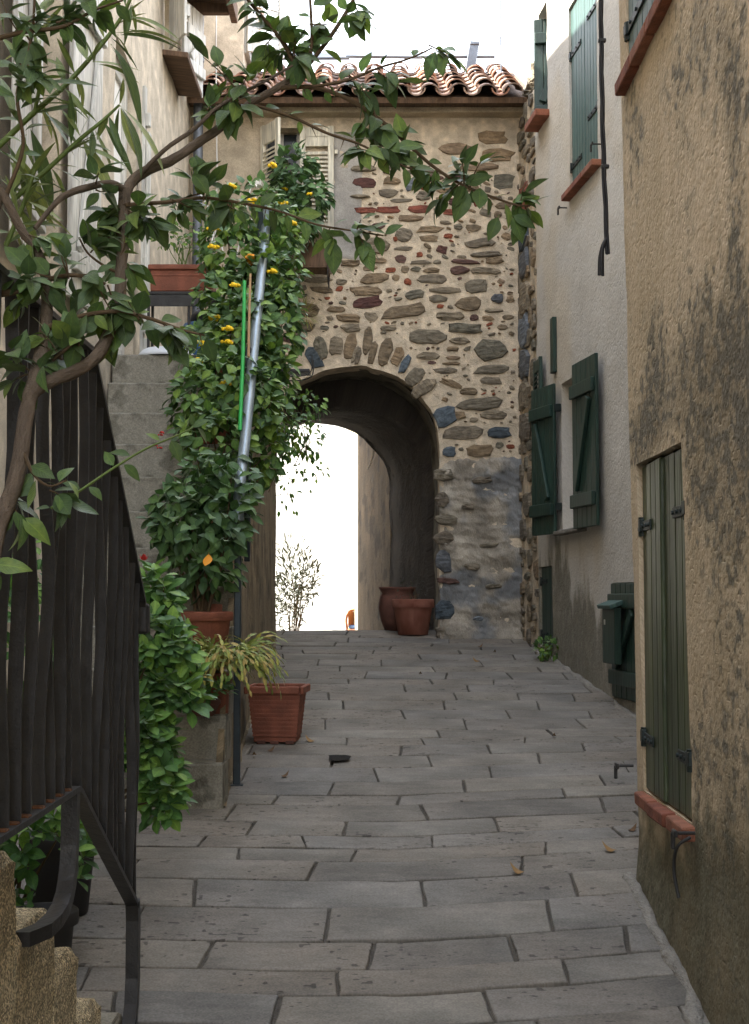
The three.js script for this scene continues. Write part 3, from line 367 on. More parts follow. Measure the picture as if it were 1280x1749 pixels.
// ------------------------------------------------------------------ near house on the right: tan plaster with mould
{
  const H = thing('plastered_house', 'tan plastered house with black mould stains and olive plank shutters at right', 'house', [1.0625, 0, -5.56], -Math.PI / 2);
  const UW = 2.4, V0 = -0.1, VH = 5.6;
  const look = texture(880, 2048, (s, t) => {
    const u = s * UW, v = V0 + t * VH, n = fbm(u * 2.2, v * 1.1, 5, 121), f = vnoise(u * 150, v * 150, 122), m = fbm(u * 10, v * 11, 4, 123), big = fbm(u * 0.9 + 4, v * 0.5, 3, 125);
    let k = 0; for (const [a, b, wa, hb, q] of STAINS) { const e = ((u - a) / wa) ** 2 + ((v - b) / hb) ** 2; if (e < 6) k += q * Math.exp(-e * 0.8); }
    const streak = fbm(u * 3.4, v * 2.0, 5, 131), speck = fbm(u * 26, v * 30, 3, 132);
    const film = smooth(0.0, 1.15, k * 0.8 + streak * 0.6 + m * 0.55 + speck * 0.5) * 0.8;
    let mould = smooth(-0.1, 0.7, speck * 1.5 + m * 0.5 + k * 0.4 + streak * 0.4 - 0.36) * 0.85 * smooth(0.0, 0.7, k + 0.3 * streak);
    mould = Math.max(mould, smooth(0.3, 0.42, speck + 0.22 * streak) * 0.5 * smooth(-0.12, 0.2, big + streak * 0.5));
    const edge = 0.74 + 0.3 * streak + 0.14 * m + 0.1 * smooth(0.9, 1.6, u), moss = smooth(0.16, -0.14, v - edge) * clamp(0.9 + 0.5 * n + 0.25 * m);
    const drip = smooth(0.12, 0.4, fbm(u * 14, v * 0.6, 3, 137)) * 0.22;
    let c = [196 + 24 * n + 9 * f, 178 + 23 * n + 9 * f, 150 + 24 * n + 9 * f];
    c = c.map((x, i) => lerp(x, [174, 156, 124][i], clamp(drip + smooth(0.0, 0.4, big) * 0.35)));
    c = c.map((x, i) => lerp(x, [146, 134, 110][i] + 16 * f + 34 * m + 24 * speck, film));
    c = c.map((x, i) => lerp(x, [94, 89, 76][i] + 18 * f + 20 * speck, mould));
    return c.map((x, i) => lerp(x, [82, 79, 58][i] + 44 * m + 26 * speck + 16 * f + 20 * n, moss * 0.92));
  }, true, THREE.MirroredRepeatWrapping);
  const mat = new THREE.MeshStandardMaterial({ map: look, roughness: 0.94, bumpScale: 0.008 }); mat.bumpMap = repeated(plasterBump, 1); mat.bumpMap.repeat.set(UW * 1.9, VH * 2.4);
  const win = { u0: 0.19, u1: 0.98, v0: 0.86, v1: 2.15, depth: 0.2 }, upper = { u0: 0.2, u1: 0.96, v0: 3.74, v1: 5.1, depth: 0.2 };
  const lean = (v) => 0.013 * (v - 1.2), disp = (u, v) => lean(v) + 0.009 * fbm(u * 3.1, v * 2.1, 3, 141) + 0.0015 * fbm(u * 14, v * 14, 2, 144) - 0.03 * smooth(0.05, 0.0, u) + 0.02 * smooth(0.7, 0.35, v);
  part('wall', sheet(0, 2.45, 0.1, 5.6, 0.028, [win, upper], disp, (u, v) => [u / UW, (v - V0) / VH]), mat, H);
  part('wall', sheet(2.45, 10, -0.3, 5.6, 0.16, [], disp, (u, v) => [u / UW, (v - V0) / VH]), mat, H);
  part('wall', sheet(0, 10, 5.6, 7.4, 0.3, [], disp, (u, v) => [u / UW, (v - V0) / VH]), mat, H);
  const P = [], I = [], uv = []; for (let j = 0; j <= 60; j++) { const v = 0.1 + j * 7.3 / 60; P.push(0, v, disp(0, v), 0.02, v, -0.05 + lean(v), 0.02, v, -4); uv.push(0, v, 0.05, v, 4, v); if (j < 60) { const k = j * 3; I.push(k, k + 3, k + 1, k + 1, k + 3, k + 4, k + 1, k + 4, k + 2, k + 2, k + 4, k + 5); } }
  const eg = new THREE.BufferGeometry(); eg.setAttribute('position', new THREE.Float32BufferAttribute(P, 3)); eg.setAttribute('uv', new THREE.Float32BufferAttribute(uv, 2)); eg.setIndex(I); eg.computeVertexNormals(); part('end_wall', eg, M.tan, H);
  part('house_core', metric(box(9.9, 7.6, 3.6, 5, 3.4, -2.12)), M.tan, H);
  const roof = part('roof', metric(box(10.3, 0.16, 4.6, 5, 7.5, -1.9)), M.roofTiles[0], H);
  // cement fillet where the wall meets the paving
  const fl = []; for (let i = 0; i <= 26; i++) { const u = i * 0.1, g = groundAt(5.56 - u); fl.push([u, g - 0.01, 0.04 + 0.03 * vnoise(u * 4, 1, 6), 0.028 + 0.012 * vnoise(u * 5, 7, 6)]); }
  part('cement_fillet', taper(fl, 8, 2, 0.3), M.render, H);
  // lower window: two olive plank leaves set in the opening, their top board lit where the far leaf stands a little proud
  const a = plankLeaf(H, 0.385, 1.27, 4, M.olives, { straps: [[1.03, 0.2], [0.2, 0.2]] }); a.position.set(win.u0 + 0.005, win.v0 + 0.01, -0.02); a.rotation.y = -0.03;
  const b = plankLeaf(H, 0.39, 1.27, 4, M.olives, { straps: [[1.05, 0.2], [0.2, 0.17]] }); b.position.set(win.u1 - 0.005, win.v0 + 0.01, -0.02); b.rotation.y = Math.PI; b.scale.z = -1;
  part('dark_backing', metric(box(0.9, 1.4, 0.02, 0.585, 1.5, -0.185)), M.darkBacking, H);  // dark sheet in place of the unlit interior behind the shutters
  const sl = [[0.16, 0.27, 0.05], [0.435, 0.3, 0.058], [0.74, 0.28, 0.052]]; sl.forEach(([u, w, o], i) => { const s = part('sill_brick', metric(rbox(w - 0.006, 0.05, 0.2, 0.008), 1), M.brick[i % 3], H, [u + w / 2, win.v0 - 0.028, o - 0.11 + lean(0.8)]); s.rotation.set(0.05, ra(-0.02, 0.02), ra(-0.015, 0.015)); });
  hook(H, -0.02, 0.93, 0.0); hook(H, 1.04, 0.84, 0.0);
  part('iron_hook', pipe([[1.06, 0.83, 0.02], [1.05, 0.8, 0.06], [1.03, 0.72, 0.07], [1.05, 0.63, 0.06]], 0.006, 7), M.iron, H);
  // upper window
  for (const s of [0, 1]) { const l = plankLeaf(H, 0.375, 1.33, 4, [M.greenBlue], { straps: [[0.16, 0.34], [1.1, 0.34]] }); l.position.set(s ? upper.u1 - 0.005 : upper.u0 + 0.005, upper.v0 + 0.02, 0.015); l.rotation.y = s ? Math.PI : 0; l.scale.z = s ? -1 : 1; }
  part('dark_backing', metric(box(0.9, 1.5, 0.02, 0.58, 4.42, -0.185)), M.darkBacking, H);  // same dark sheet for the room behind the upper shutters
  [[0.12, 0.32], [0.44, 0.3], [0.74, 0.34]].forEach(([u, w], i) => part('sill_brick', metric(rbox(w - 0.005, 0.055, 0.17, 0.008)), M.brick[(i + 1) % 3], H, [u + w / 2, upper.v0 - 0.03, -0.045 + lean(3.7)], [0.04, 0, ra(-0.01, 0.01)]));
  hook(H, 1.1, 3.78, 0.04);
}
// cable bundle down the corner of the near house
{
  const t = thing('cable_bundle', 'black twisted cable bundle clipped down the corner of the tan house', 'cable', [0.985, 0, -5.63]);
  for (let s = 0; s < 3; s++) { const pts = []; for (let i = 0; i <= 46; i++) { const v = 6.2 - i * 0.068, q = v * 9 + s * 2.09; pts.push([0.006 * Math.cos(q) - 0.013 * (v - 3.2) + 0.006 * Math.sin(v * 3), v, 0.006 * Math.sin(q), 0.0058]); } part('cable', taper(pts, 6, 2), M.rubber, t); }
  part('cable_end', merge([[0, 0.01], [0.012, -0.012], [-0.01, 0.004]].map(([a, b]) => taper([[0, 3.14, 0, 0.008], [-0.016, 3.11, 0.006, 0.009], [-0.024 + a * 0.5, 3.06, b * 0.6, 0.0085], [-0.026 + a * 0.8, 2.98, b * 0.6, 0.007]], 6, 3))), M.rubber, t);
  for (const v of [3.45, 4.0, 4.6, 5.2]) part('cable_clip', metric(rbox(0.034, 0.016, 0.022, 0.004, 0.0 - 0.013 * (v - 3.2), v, 0)), M.iron, t);
}
// ------------------------------------------------------------------ white house further down on the right
const farTurn = Math.atan2(-1, 0.107);
{
  const H = thing('white_house', 'off-white rendered house with dark green shutters beyond the tan house', 'house', [1.42, 0, -11.66], farTurn);
  const UW = 3.3, V0 = 0.7, VH = 6.6;
  const U = (d) => (11.66 - d) * 1.0057;
  const look = texture(1024, 2048, (s, t) => {
    const u = s * UW, v = V0 + t * VH, n = fbm(u * 2, v * 2, 5, 151), f = vnoise(u * 130, v * 130, 152), m = fbm(u * 14, v * 8, 4, 153), st = fbm(u * 7, v * 0.9, 4, 155);
    const g = 1.166 - 0.112 * u, top = g + 0.62 + 0.3 * st + 0.18 * m - 0.25 * smooth(1.6, 2.4, u) + 0.28 * Math.exp(-(((u - 0.75) / 0.35) ** 2));
    const damp = smooth(0.16, -0.14, v - top) * clamp(0.82 + 0.6 * m + 0.4 * n), drip = smooth(0.05, 0.4, st) * smooth(2.2, 1.9, v) * 0.4 * smooth(0.5, 0.9, u);
    let c = [188 + 14 * n + 8 * f, 183 + 14 * n + 8 * f, 173 + 14 * n + 8 * f];
    const tint = smooth(0.0, 0.35, fbm(u * 1.2 + 7, v * 0.8, 3, 158)) * 0.5; c = c.map((x, i) => lerp(x, [186, 172, 148][i], tint));
    c = c.map((x, i) => lerp(x, [150, 138, 116][i], drip));
    return c.map((x, i) => lerp(x, [104, 100, 86][i] + 34 * m + 14 * f, damp * 0.9));
  }, true, THREE.MirroredRepeatWrapping);
  const mat = new THREE.MeshStandardMaterial({ map: look, roughness: 0.95, bumpScale: 0.007 }); mat.bumpMap = repeated(plasterBump, 1); mat.bumpMap.repeat.set(UW * 2, VH * 2.4);
  const low = { u0: U(10.8), u1: U(10.12), v0: 2.15, v1: 3.34, depth: 0.22 }, tall = { u0: U(10.47), u1: U(9.66), v0: 4.8, v1: 6.3, depth: 0.16 }, far = { u0: U(11.62), u1: U(11.16), v0: 1.2, v1: 1.88, depth: 0.14 }, top = { u0: U(11.5), u1: U(11.2), v0: 5.75, v1: 6.7, depth: 0.2 }, cellar = { u0: U(9.42), u1: U(8.7), v0: 0.93, v1: 1.72, depth: 0.14 };
  const disp = (u, v) => 0.008 * fbm(u * 4, v * 4, 4, 161) + 0.0035 * fbm(u * 24, v * 24, 2, 163);
  part('wall', sheet(0, 3.3, 0.75, 6.9, 0.035, [low, tall, far, top, cellar], disp, (u, v) => [u / UW, (v - V0) / VH]), mat, H);
  part('wall', sheet(3.3, 6.6, 0.2, 7.6, 0.2, [], disp, (u, v) => [u / UW, (v - V0) / VH]), mat, H);
  part('wall', sheet(0, 3.3, 6.9, 7.6, 0.1, [], disp, (u, v) => [u / UW, (v - V0) / VH]), mat, H);
  part('house_core', metric(box(6.6, 8, 3, 3.3, 3.7, -1.76)), M.greyPlaster, H);
  part('roof', metric(box(6.7, 0.14, 3.5, 3.35, 7.7, -1.5)), M.roofTiles[1], H);
  const fl = []; for (let i = 0; i <= 30; i++) { const u = i * 0.1, g = groundAt(11.66 - u); fl.push([u, g - 0.01, 0.02 + 0.03 * vnoise(u * 4, 3, 6), 0.026 + 0.012 * vnoise(u * 6, 7, 6)]); }
  part('cement_fillet', taper(fl, 8, 2, 0.3), M.render, H);
  // tall closed shutters high on the wall
  for (const s of [0, 1]) { const l = plankLeaf(H, 0.4, 1.48, 5, [M.greenBlue], { straps: s ? [[0.42, 0.3], [1.2, 0.3]] : [[0.2, 0.3], [1.1, 0.3]] }); l.position.set(s ? tall.u1 - 0.004 : tall.u0 + 0.004, tall.v0 + 0.01, -0.03); l.rotation.y = s ? Math.PI : 0; l.scale.z = s ? -1 : 1; }
  for (let i = 0; i < 3; i++) part('sill_brick', metric(rbox(0.3, 0.05, 0.12, 0.008)), M.brick[i], H, [tall.u0 - 0.02 + 0.15 + i * 0.305, tall.v0 - 0.03, 0.01]);
  hook(H, tall.u0 - 0.1, 4.72, 0); hook(H, tall.u1 + 0.08, 4.9, 0);
  // lower window with both leaves thrown open
  const fr = new THREE.Group(); fr.name = 'window'; H.add(fr);
  const fw = low.u1 - low.u0, fh = low.v1 - low.v0;
  part('jamb', metric(rbox(0.07, fh, 0.07, 0.004, low.u0 + 0.035, low.v0 + fh / 2, -0.14)), M.whitePaint, fr); part('jamb', metric(rbox(0.07, fh, 0.07, 0.004, low.u1 - 0.035, low.v0 + fh / 2, -0.14)), M.whitePaint, fr);
  part('mullion', metric(rbox(0.07, fh - 0.14, 0.06, 0.004, (low.u0 + low.u1) / 2, low.v0 + fh / 2, -0.14)), M.whitePaint, fr);
  for (const v of [low.v0 + 0.035, low.v1 - 0.035]) part('rail', metric(rbox(fw - 0.14, 0.07, 0.06, 0.004, (low.u0 + low.u1) / 2, v, -0.14)), M.whitePaint, fr);
  for (const s of [-1, 1]) part('pane', box(fw / 2 - 0.1, fh - 0.14, 0.008, (low.u0 + low.u1) / 2 + s * (fw / 4 - 0.01), low.v0 + fh / 2, -0.15), M.glass, fr);
  part('curtain', metric(box(fw, fh, 0.01, (low.u0 + low.u1) / 2, low.v0 + fh / 2, -0.21)), M.creamPaint, H);
  part('sill', metric(rbox(fw + 0.1, 0.035, 0.3, 0.008, (low.u0 + low.u1) / 2, low.v0 - 0.018, -0.08)), M.render, H);
  const r1 = plankLeaf(H, 0.54, 1.24, 5, [M.green], { brace: [0.2, 1.02] }); r1.position.set(low.u1 + 0.02, low.v0 - 0.02, 0.085); r1.rotation.y = 0.06;
  const r2 = plankLeaf(H, 0.44, 1.22, 5, [M.green], { brace: [0.2, 1.0], flip: false }); r2.position.set(low.u0 - 0.03, low.v0 - 0.02, 0.05); r2.rotation.y = Math.PI + 0.2; r2.scale.z = -1;
  for (const [u, s] of [[low.u1 + 0.02, 1], [low.u0 - 0.02, -1]]) for (const v of [2.35, 3.15]) part('hinge', metric(rbox(0.05, 0.06, 0.05, 0.004, u, v, 0.03)), M.hinge, H);
  const r3 = louvreLeaf(H, 0.3, 0.86, M.green, 0.04, 0.55); r3.position.set(U(11.66) + 0.05, 2.8, 0.035); r3.rotation.y = -0.04;
  part('service_strip', metric(rbox(0.1, 0.46, 0.035, 0.006, U(10.98), 3.69, 0.02)), M.green, H);
  // small green door of a meter cupboard and the cellar hatch
  const cd = plankLeaf(H, far.u1 - far.u0 - 0.01, far.v1 - far.v0 - 0.01, 3, [M.green], { straps: [[0.1, 0.2], [0.55, 0.2]] }); cd.name = 'cupboard_door'; cd.position.set(far.u0 + 0.005, far.v0 + 0.005, -0.03);
  const hd = plankLeaf(H, cellar.u1 - cellar.u0 - 0.01, cellar.v1 - cellar.v0 - 0.01, 6, [M.green], { brace: [0.14, 0.66] }); hd.name = 'hatch_door'; hd.position.set(cellar.u0 + 0.005, cellar.v0 + 0.005, 0.0);
  const lb = part('letter_box', metric(rbox(0.3, 0.38, 0.05, 0.008, cellar.u0 + 0.24, 1.36, 0.075)), M.green, H); part('lid', metric(rbox(0.32, 0.03, 0.1, 0.006).rotateX(0.35).translate(cellar.u0 + 0.24, 1.57, 0.085)), M.greenBlue, lb);
  part('paper_tag', box(0.03, 0.035, 0.003, cellar.u0 + 0.16, 1.45, 0.102), M.whitePaint, lb);
  // open shutter standing out from the sunlit window at the top
  const r4 = plankLeaf(H, 0.34, 0.98, 4, [M.green], { brace: [0.15, 0.8] }); r4.position.set(top.u0 - 0.02, top.v0 - 0.06, 0.04); r4.rotation.y = Math.PI - 1.9; part('sill_brick', metric(rbox(0.42, 0.06, 0.2, 0.008)), M.brick[0], H, [(top.u0 + top.u1) / 2, top.v0 - 0.04, 0.02]);
  part('window_pane', box(0.28, 0.94, 0.01, (top.u0 + top.u1) / 2, 6.22, -0.15), M.glass, H);
}
// rubble strip where the white house meets the arch house
{
  const r = rngOf(63), H = thing('rubble_wall', 'narrow rubble stone wall squeezed between the white house and the arch', 'wall', [1.42, 0, -11.66], farTurn);
  const disp = (u, v) => 0.02 * fbm(u * 5, v * 5, 4, 171) - 0.02, uvo = (u, v) => [u, v];
  part('wall', sheet(-1.0, 0, 0.9, 6.15, 0.05, [], disp, uvo), M.mortar, H);
  part('wall_core', metric(box(1.1, 6.9, 0.6, -0.55, 2.95, -0.36)), M.render, H);
  const placed = [];
  rubble(H, r, 1500, (q, t) => { const w = ra(0.1, 0.34, q) * (1 - 0.5 * t), h = ra(0.06, 0.24, q) * (1 - 0.45 * t); return [ra(-0.92, -0.05, q), ra(1.15, 6.1, q), w, h, ra(-0.15, 0.15, q)]; }, placed, (x, y, w) => x + w / 2 < 0.02, ['s3', 's2', 's2', 's6', 's1'], 'stone', 0.45);
  for (let i = 0; i < 9; i++) { const m = part('coping_stone', stoneGeo(ra(0.16, 0.3, r), ra(0.12, 0.3, r), 0.12, r, 10, 2.4), pick(STONE.s2, r), H, [-0.06 - i * 0.1, 6.16 + ra(0, 0.22, r) * (i < 4 ? 1 : 0.4), -0.14]); m.rotation.z = ra(-0.4, 0.4, r); }
  // squared blocks of a pier, some washed grey-blue
  const bl = [[5.25, 0.32, 'brick'], [4.93, 0.26, 'bluedark'], [4.66, 0.28, 'slate2'], [4.36, 0.3, 's2'], [4.05, 0.3, 'slate'], [3.74, 0.3, 'slate2'], [3.45, 0.26, 's2'], [3.17, 0.28, 's6']];
  for (const [v, h, k] of bl) part('pier_block', stoneGeo(0.36, h, 0.018, r, 10, 6), STONE[k][0], H, [-0.52 + ra(-0.02, 0.02, r), v, 0.0]);
}
// weed growing at the foot of the white house is built with the plants
// ------------------------------------------------------------------ arch house across the end of the street
const ARCH = { cx: -0.215, hw: 0.817, spring: 2.98, rise: 0.784, base: 1.0 };
{
  const r = rngOf(5), H = thing('arch_house', 'rubble stone house with a vaulted passage, cream shutters and clay tile roof', 'house', [0, 0, -12.4]);
  const s = new THREE.Shape(); s.moveTo(-2.1, 0.9); s.lineTo(1.5, 0.9); s.lineTo(1.5, 6.12); s.lineTo(-2.1, 6.12); s.closePath();
  const hole = new THREE.Path(), wob = (x, y) => 0.016 * vnoise(x * 9, y * 9, 4);
  hole.moveTo(ARCH.cx - ARCH.hw, 0.95); for (let y = 1.0; y < ARCH.spring; y += 0.12) hole.lineTo(ARCH.cx - ARCH.hw, y);
  for (let i = 0; i <= 40; i++) { const a = Math.PI - i / 40 * Math.PI, x = ARCH.cx + ARCH.hw * Math.cos(a), y = ARCH.spring + ARCH.rise * Math.pow(Math.sin(a), 0.92); hole.lineTo(x + wob(x, y), y + wob(y, x)); }
  for (let y = ARCH.spring; y > 1.0; y -= 0.1) hole.lineTo(ARCH.cx + ARCH.hw + wob(0.6, y) * 1.6, y); hole.lineTo(ARCH.cx + ARCH.hw, 0.95); hole.closePath(); s.holes.push(hole);
  const wh = new THREE.Path(); wh.moveTo(-1.06, 5.0); wh.lineTo(-0.70, 5.0); wh.lineTo(-0.70, 6.02); wh.lineTo(-1.06, 6.02); wh.closePath(); s.holes.push(wh);
  part('facade', new THREE.ExtrudeGeometry(s, { depth: 0.3, bevelEnabled: false, curveSegments: 12 }).translate(0, 0, -0.3), M.mortar, H);
  // plaster skins: beside the shutter, left of the window, cement smear on the right pier
  const skin = (u0, u1, v0, v1, thick, seed, mat, name = 'plaster_patch', rough = 0.012) => part(name, sheet(u0, u1, v0, v1, 0.028, [], (u, v) => { const e = Math.min(u - u0, u1 - u, v - v0, v1 - v) + 0.03 * fbm(u * 6, v * 6, 3, seed); return thick * smooth(-0.01, 0.05, e) + rough * fbm(u * 7, v * 7, 4, seed + 3) - 0.012 * smooth(0.03, 0, e); }, (u, v) => [u, v]), mat, H);
  skin(-0.4, -0.1, 4.75, 6.0, 0.008, 181, M.greyPlaster); skin(-2.0, -1.02, 3.6, 6.1, 0.01, 184, M.beige, 'plaster_patch', 0.006); skin(-0.38, 1.34, 5.62, 6.1, 0.004, 187, M.mortar, 'plaster_patch', 0.012);
  {
    const u0 = 0.6, u1 = 1.36, v0 = 1.1, v1 = 2.98;
    const look = texture(512, 1024, (a, b) => { const u = u0 + a * (u1 - u0), v = v0 + b * (v1 - v0), n = fbm(u * 5, v * 7, 5, 191), m = fbm(u * 3 + 3, v * 3, 4, 195), f = vnoise(u * 160, v * 160, 197), k = smooth(-0.1, 0.25, m), c = [152 + 54 * n + 10 * f, 144 + 52 * n + 10 * f, 130 + 48 * n + 10 * f]; return c.map((x, i) => lerp(x, [104, 108, 112][i] + 30 * n, k * 0.75)); });
    const mt = new THREE.MeshStandardMaterial({ map: look, roughness: 0.95, bumpMap: repeated(roughBump, 2), bumpScale: 0.016 });
    part('cement_render', sheet(u0, u1, v0, v1, 0.016, [], (u, v) => { const top = v1 - 0.12 + 0.1 * fbm(u * 6, 3, 3, 199); return 0.03 * smooth(0.06, -0.04, v - top) - 0.02 + 0.036 * fbm(u * 4.5, v * 8, 4, 201) + 0.03 * Math.abs(fbm(u * 10, v * 16, 3, 205)) + 0.06 * smooth(0.25, 0.0, v - 1.2) + (u < 0.64 ? -0.02 : 0); }, (u, v) => [(u - u0) / (u1 - u0), (v - v0) / (v1 - v0)]), mt, H);
    for (const [x, y, w, h, k] of [[0.64, 2.75, 0.2, 0.12, 's3'], [0.63, 2.52, 0.14, 0.14, 's6'], [0.66, 2.33, 0.22, 0.11, 's3'], [0.64, 2.16, 0.2, 0.14, 's6'], [0.64, 1.95, 0.16, 0.22, 'slate2'], [0.68, 1.77, 0.22, 0.07, 'wine2'], [0.64, 1.5, 0.18, 0.2, 'bluedark'], [0.65, 1.3, 0.2, 0.12, 's6'], [0.95, 1.42, 0.1, 0.05, 'slate'], [1.0, 2.7, 0.2, 0.07, 's6'], [1.05, 2.1, 0.18, 0.05, 's3'], [0.86, 2.45, 0.14, 0.06, 's6'], [1.1, 1.72, 0.16, 0.05, 's3'], [0.9, 1.9, 0.16, 0.08, 's2'], [0.78, 1.24, 0.26, 0.13, 's6'], [1.06, 1.22, 0.3, 0.12, 's3'], [1.24, 1.24, 0.2, 0.16, 's6']]) part('stone', stoneGeo(w, h, 0.03, r, 11, 2.8), pick(STONE[k], r), H, [x, y, 0.012], [0, 0, ra(-0.1, 0.1, r)]);
  }
  const placed = [];
  const put = (list, sq) => { for (const [x, y, w, h, rot, k] of list) { const q = -rot * Math.PI / 180, big = Math.abs(Math.sin(q)), aw = w * Math.cos(q) + h * big, ah = h * Math.abs(Math.cos(q)) + w * big * 0.6; placed.push([x, y, aw, ah, 0.012]); part('stone', stoneGeo(w, h, /brick|wine$/.test(k) ? 0.01 : ra(0.014, 0.03, r), r, 11, sq ?? (/brick|wine$/.test(k) ? 5 : ra(2.6, 4, r))), pick(STONE[k], r), H, [x, y, 0.002], [0, 0, q]); } };
  put(VOUSSOIRS, 3.4); put(STONES);
  const inArch = (x, y, m) => { const dx = (x - ARCH.cx) / (ARCH.hw + m), dy = (y - ARCH.spring) / (ARCH.rise + m); return y < ARCH.spring ? Math.abs(x - ARCH.cx) < ARCH.hw + m : dx * dx + dy * dy < 1; };
  const ok = (x, y, w, h) => !inArch(x, y, 0.05 + w * 0.4) && !inArch(x + w / 2, y, 0.03) && !inArch(x - w / 2, y, 0.03) && x + w / 2 < 1.32 && !(x - w / 2 < -0.08 && y > 4.72) && !(y > 5.6) && y > 2.95 && !(inArch(x, y, 0.24) && x < 0.5);
  const fits = (x, y, w, h, g) => !placed.some((p) => Math.abs(p[0] - x) < (p[2] + w) / 2 + g && Math.abs(p[1] - y) < (p[3] + h) / 2 + g);
  for (let y = 2.97; y < 5.62;) {                                    // rough courses between the picked stones
    const rh = ra(0.045, 0.115, r) * (y > 4.5 ? 0.85 : 1), yc = y + rh / 2, high = smooth(4.3, 5.4, y);
    for (let x = -1.0; x < 1.32;) {
      const w = ra(0.08, 0.34, r) * lerp(1, 0.72, high), h = rh * ra(0.62, 0.98, r), cx = x + w / 2, cy = yc + ra(-0.012, 0.012, r) + 0.012 * Math.sin(x * 5 + y * 3);
      if (ok(cx, cy, w, h) && fits(cx, cy, w, h, 0.004) && r() > 0.03 + 0.3 * high) { placed.push([cx, cy, w, h, 0.005]); part('stone', stoneGeo(w, h, ra(0.008, 0.022, r), r, 8 + Math.floor(r() * 3), ra(3, 6, r)), pick(STONE[pick(['s1', 's2', 's2', 's3', 's3', 's5', 's1', 'wine2'], r)], r), H, [cx, cy, 0.0], [0, 0, ra(-0.07, 0.07, r)]); x += w + ra(0.008, 0.03, r); }
      else x += ra(0.03, 0.07, r);
    }
    y += rh + ra(0.004, 0.014, r);
  }
  rubble(H, r, 300, (q, t) => { const y = ra(2.95, 5.62, q), high = smooth(4.6, 5.5, y), k = lerp(1, 0.5, t) * lerp(1, 0.8, high), w = ra(0.1, 0.36, q) * k, h = Math.max(0.03, w * ra(0.22, 0.55, q)); return [ra(-1.0, 1.3, q), y, w, h, ra(-0.16, 0.16, q)]; }, placed, ok, ['s1', 's2', 's2', 's3', 's1', 's5', 's3', 'wine2']);
  for (const p of placed) p[4] = Math.min(p[4], 0.006);
  rubble(H, r, 9000, (q, t) => { const w = ra(0.035, 0.26, q) * (1 - 0.7 * t); return [ra(-1.0, 1.3, q), ra(2.95, 5.6, q), w, w * ra(0.35, 0.8, q), ra(-0.5, 0.5, q)]; }, placed, ok, ['s1', 's2', 's3', 's5', 's2', 's1', 's2', 's3', 'wine2', 'brick2'], 'stone', 0.8, 300, 0.008);
  // vaulted passage: smooth front part, then a lower, rougher and narrower one that swings left
  const loft = (secs) => {
    const P = [], I = [], uv = [], n = 44; secs.forEach(([d, xl, xr, spring, rise], j) => {
      for (let i = 0; i <= n; i++) {
        const t = i / n; let x, y; const cx = (xl + xr) / 2, hw = (xr - xl) / 2;
        if (t < 0.25) { x = xl; y = lerp(0.9, spring, t * 4); } else if (t > 0.75) { x = xr; y = lerp(spring, 0.9, (t - 0.75) * 4); } else { const a = Math.PI * (1 - (t - 0.25) * 2); x = cx + hw * Math.cos(a); y = spring + rise * Math.sin(a); }
        const w = 0.03 * fbm(x * 4 + d * 3, y * 4, 3, 211 + j % 2 * 0); P.push(x + w * (x < cx ? 1 : -1), y - (t > 0.25 && t < 0.75 ? Math.abs(w) : 0), 12.4 - d); uv.push(t * 6, d);
        if (j < secs.length - 1 && i < n) { const k = j * (n + 1) + i; I.push(k, k + n + 1, k + 1, k + 1, k + n + 1, k + n + 2); }
      }
    });
    const g = new THREE.BufferGeometry(); g.setAttribute('position', new THREE.Float32BufferAttribute(P, 3)); g.setAttribute('uv', new THREE.Float32BufferAttribute(uv, 2)); g.setIndex(I); g.computeVertexNormals(); return g;
  };
  const xl0 = ARCH.cx - ARCH.hw - 0.01, xr0 = ARCH.cx + ARCH.hw + 0.01;
  part('vault', loft([12.6, 12.8, 13.0, 13.22].map((d, i) => [d, xl0 - i * 0.02, xr0 - i * 0.012, 3.0, 0.78])), M.vaultFront, H);
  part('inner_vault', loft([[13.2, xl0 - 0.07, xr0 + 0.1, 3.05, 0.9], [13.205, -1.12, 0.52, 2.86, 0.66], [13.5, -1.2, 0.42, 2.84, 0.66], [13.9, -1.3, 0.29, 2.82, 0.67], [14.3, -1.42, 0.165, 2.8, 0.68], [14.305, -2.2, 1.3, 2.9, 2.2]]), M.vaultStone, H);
  part('pier_filler', metric(box(0.72, 5.6, 1.55, 1.0, 3.2, -1.1)), M.render, H); part('pier_filler', metric(box(1.1, 5.6, 1.55, -1.75, 3.2, -1.1)), M.render, H);  // unseen filler boxes, added to block the sun beside the passage
  part('floor_filler', metric(box(2.0, 2.1, 1.5, -0.2, 4.9, -1.08)), M.render, H);  // unseen slab added over the vault so no sun gets in
  // window with cream louvred shutters
  part('window_pane', box(0.36, 1.02, 0.01, -0.88, 5.51, -0.2), M.glass, H); part('window_frame', merge([box(0.04, 1.02, 0.05, -1.04, 5.51, -0.17), box(0.04, 1.02, 0.05, -0.72, 5.51, -0.17), box(0.03, 1.02, 0.04, -0.88, 5.51, -0.17)].map((g) => metric(g))), M.whitePaint, H);
  const l1 = louvreLeaf(H, 0.32, 1.02, M.creamPaint, 0.04, 0.86); l1.position.set(-0.7, 5.0, 0.035); l1.rotation.y = -0.05;
  const l2 = louvreLeaf(H, 0.32, 1.02, M.creamPaint, 0.04, 0.86); l2.position.set(-1.06, 5.0, 0.03); l2.rotation.y = -0.95;
  part('shutter_latch', metric(rbox(0.03, 0.04, 0.03, 0.004, -0.36, 5.78, 0.03)), M.creamPaint, H);
  // eave moulding
  part('eave', metric(box(3.55, 0.05, 0.14, -0.32, 6.145, 0.07)), M.beige, H); part('eave', metric(box(3.6, 0.035, 0.24, -0.32, 6.19, 0.12)), M.wood, H);
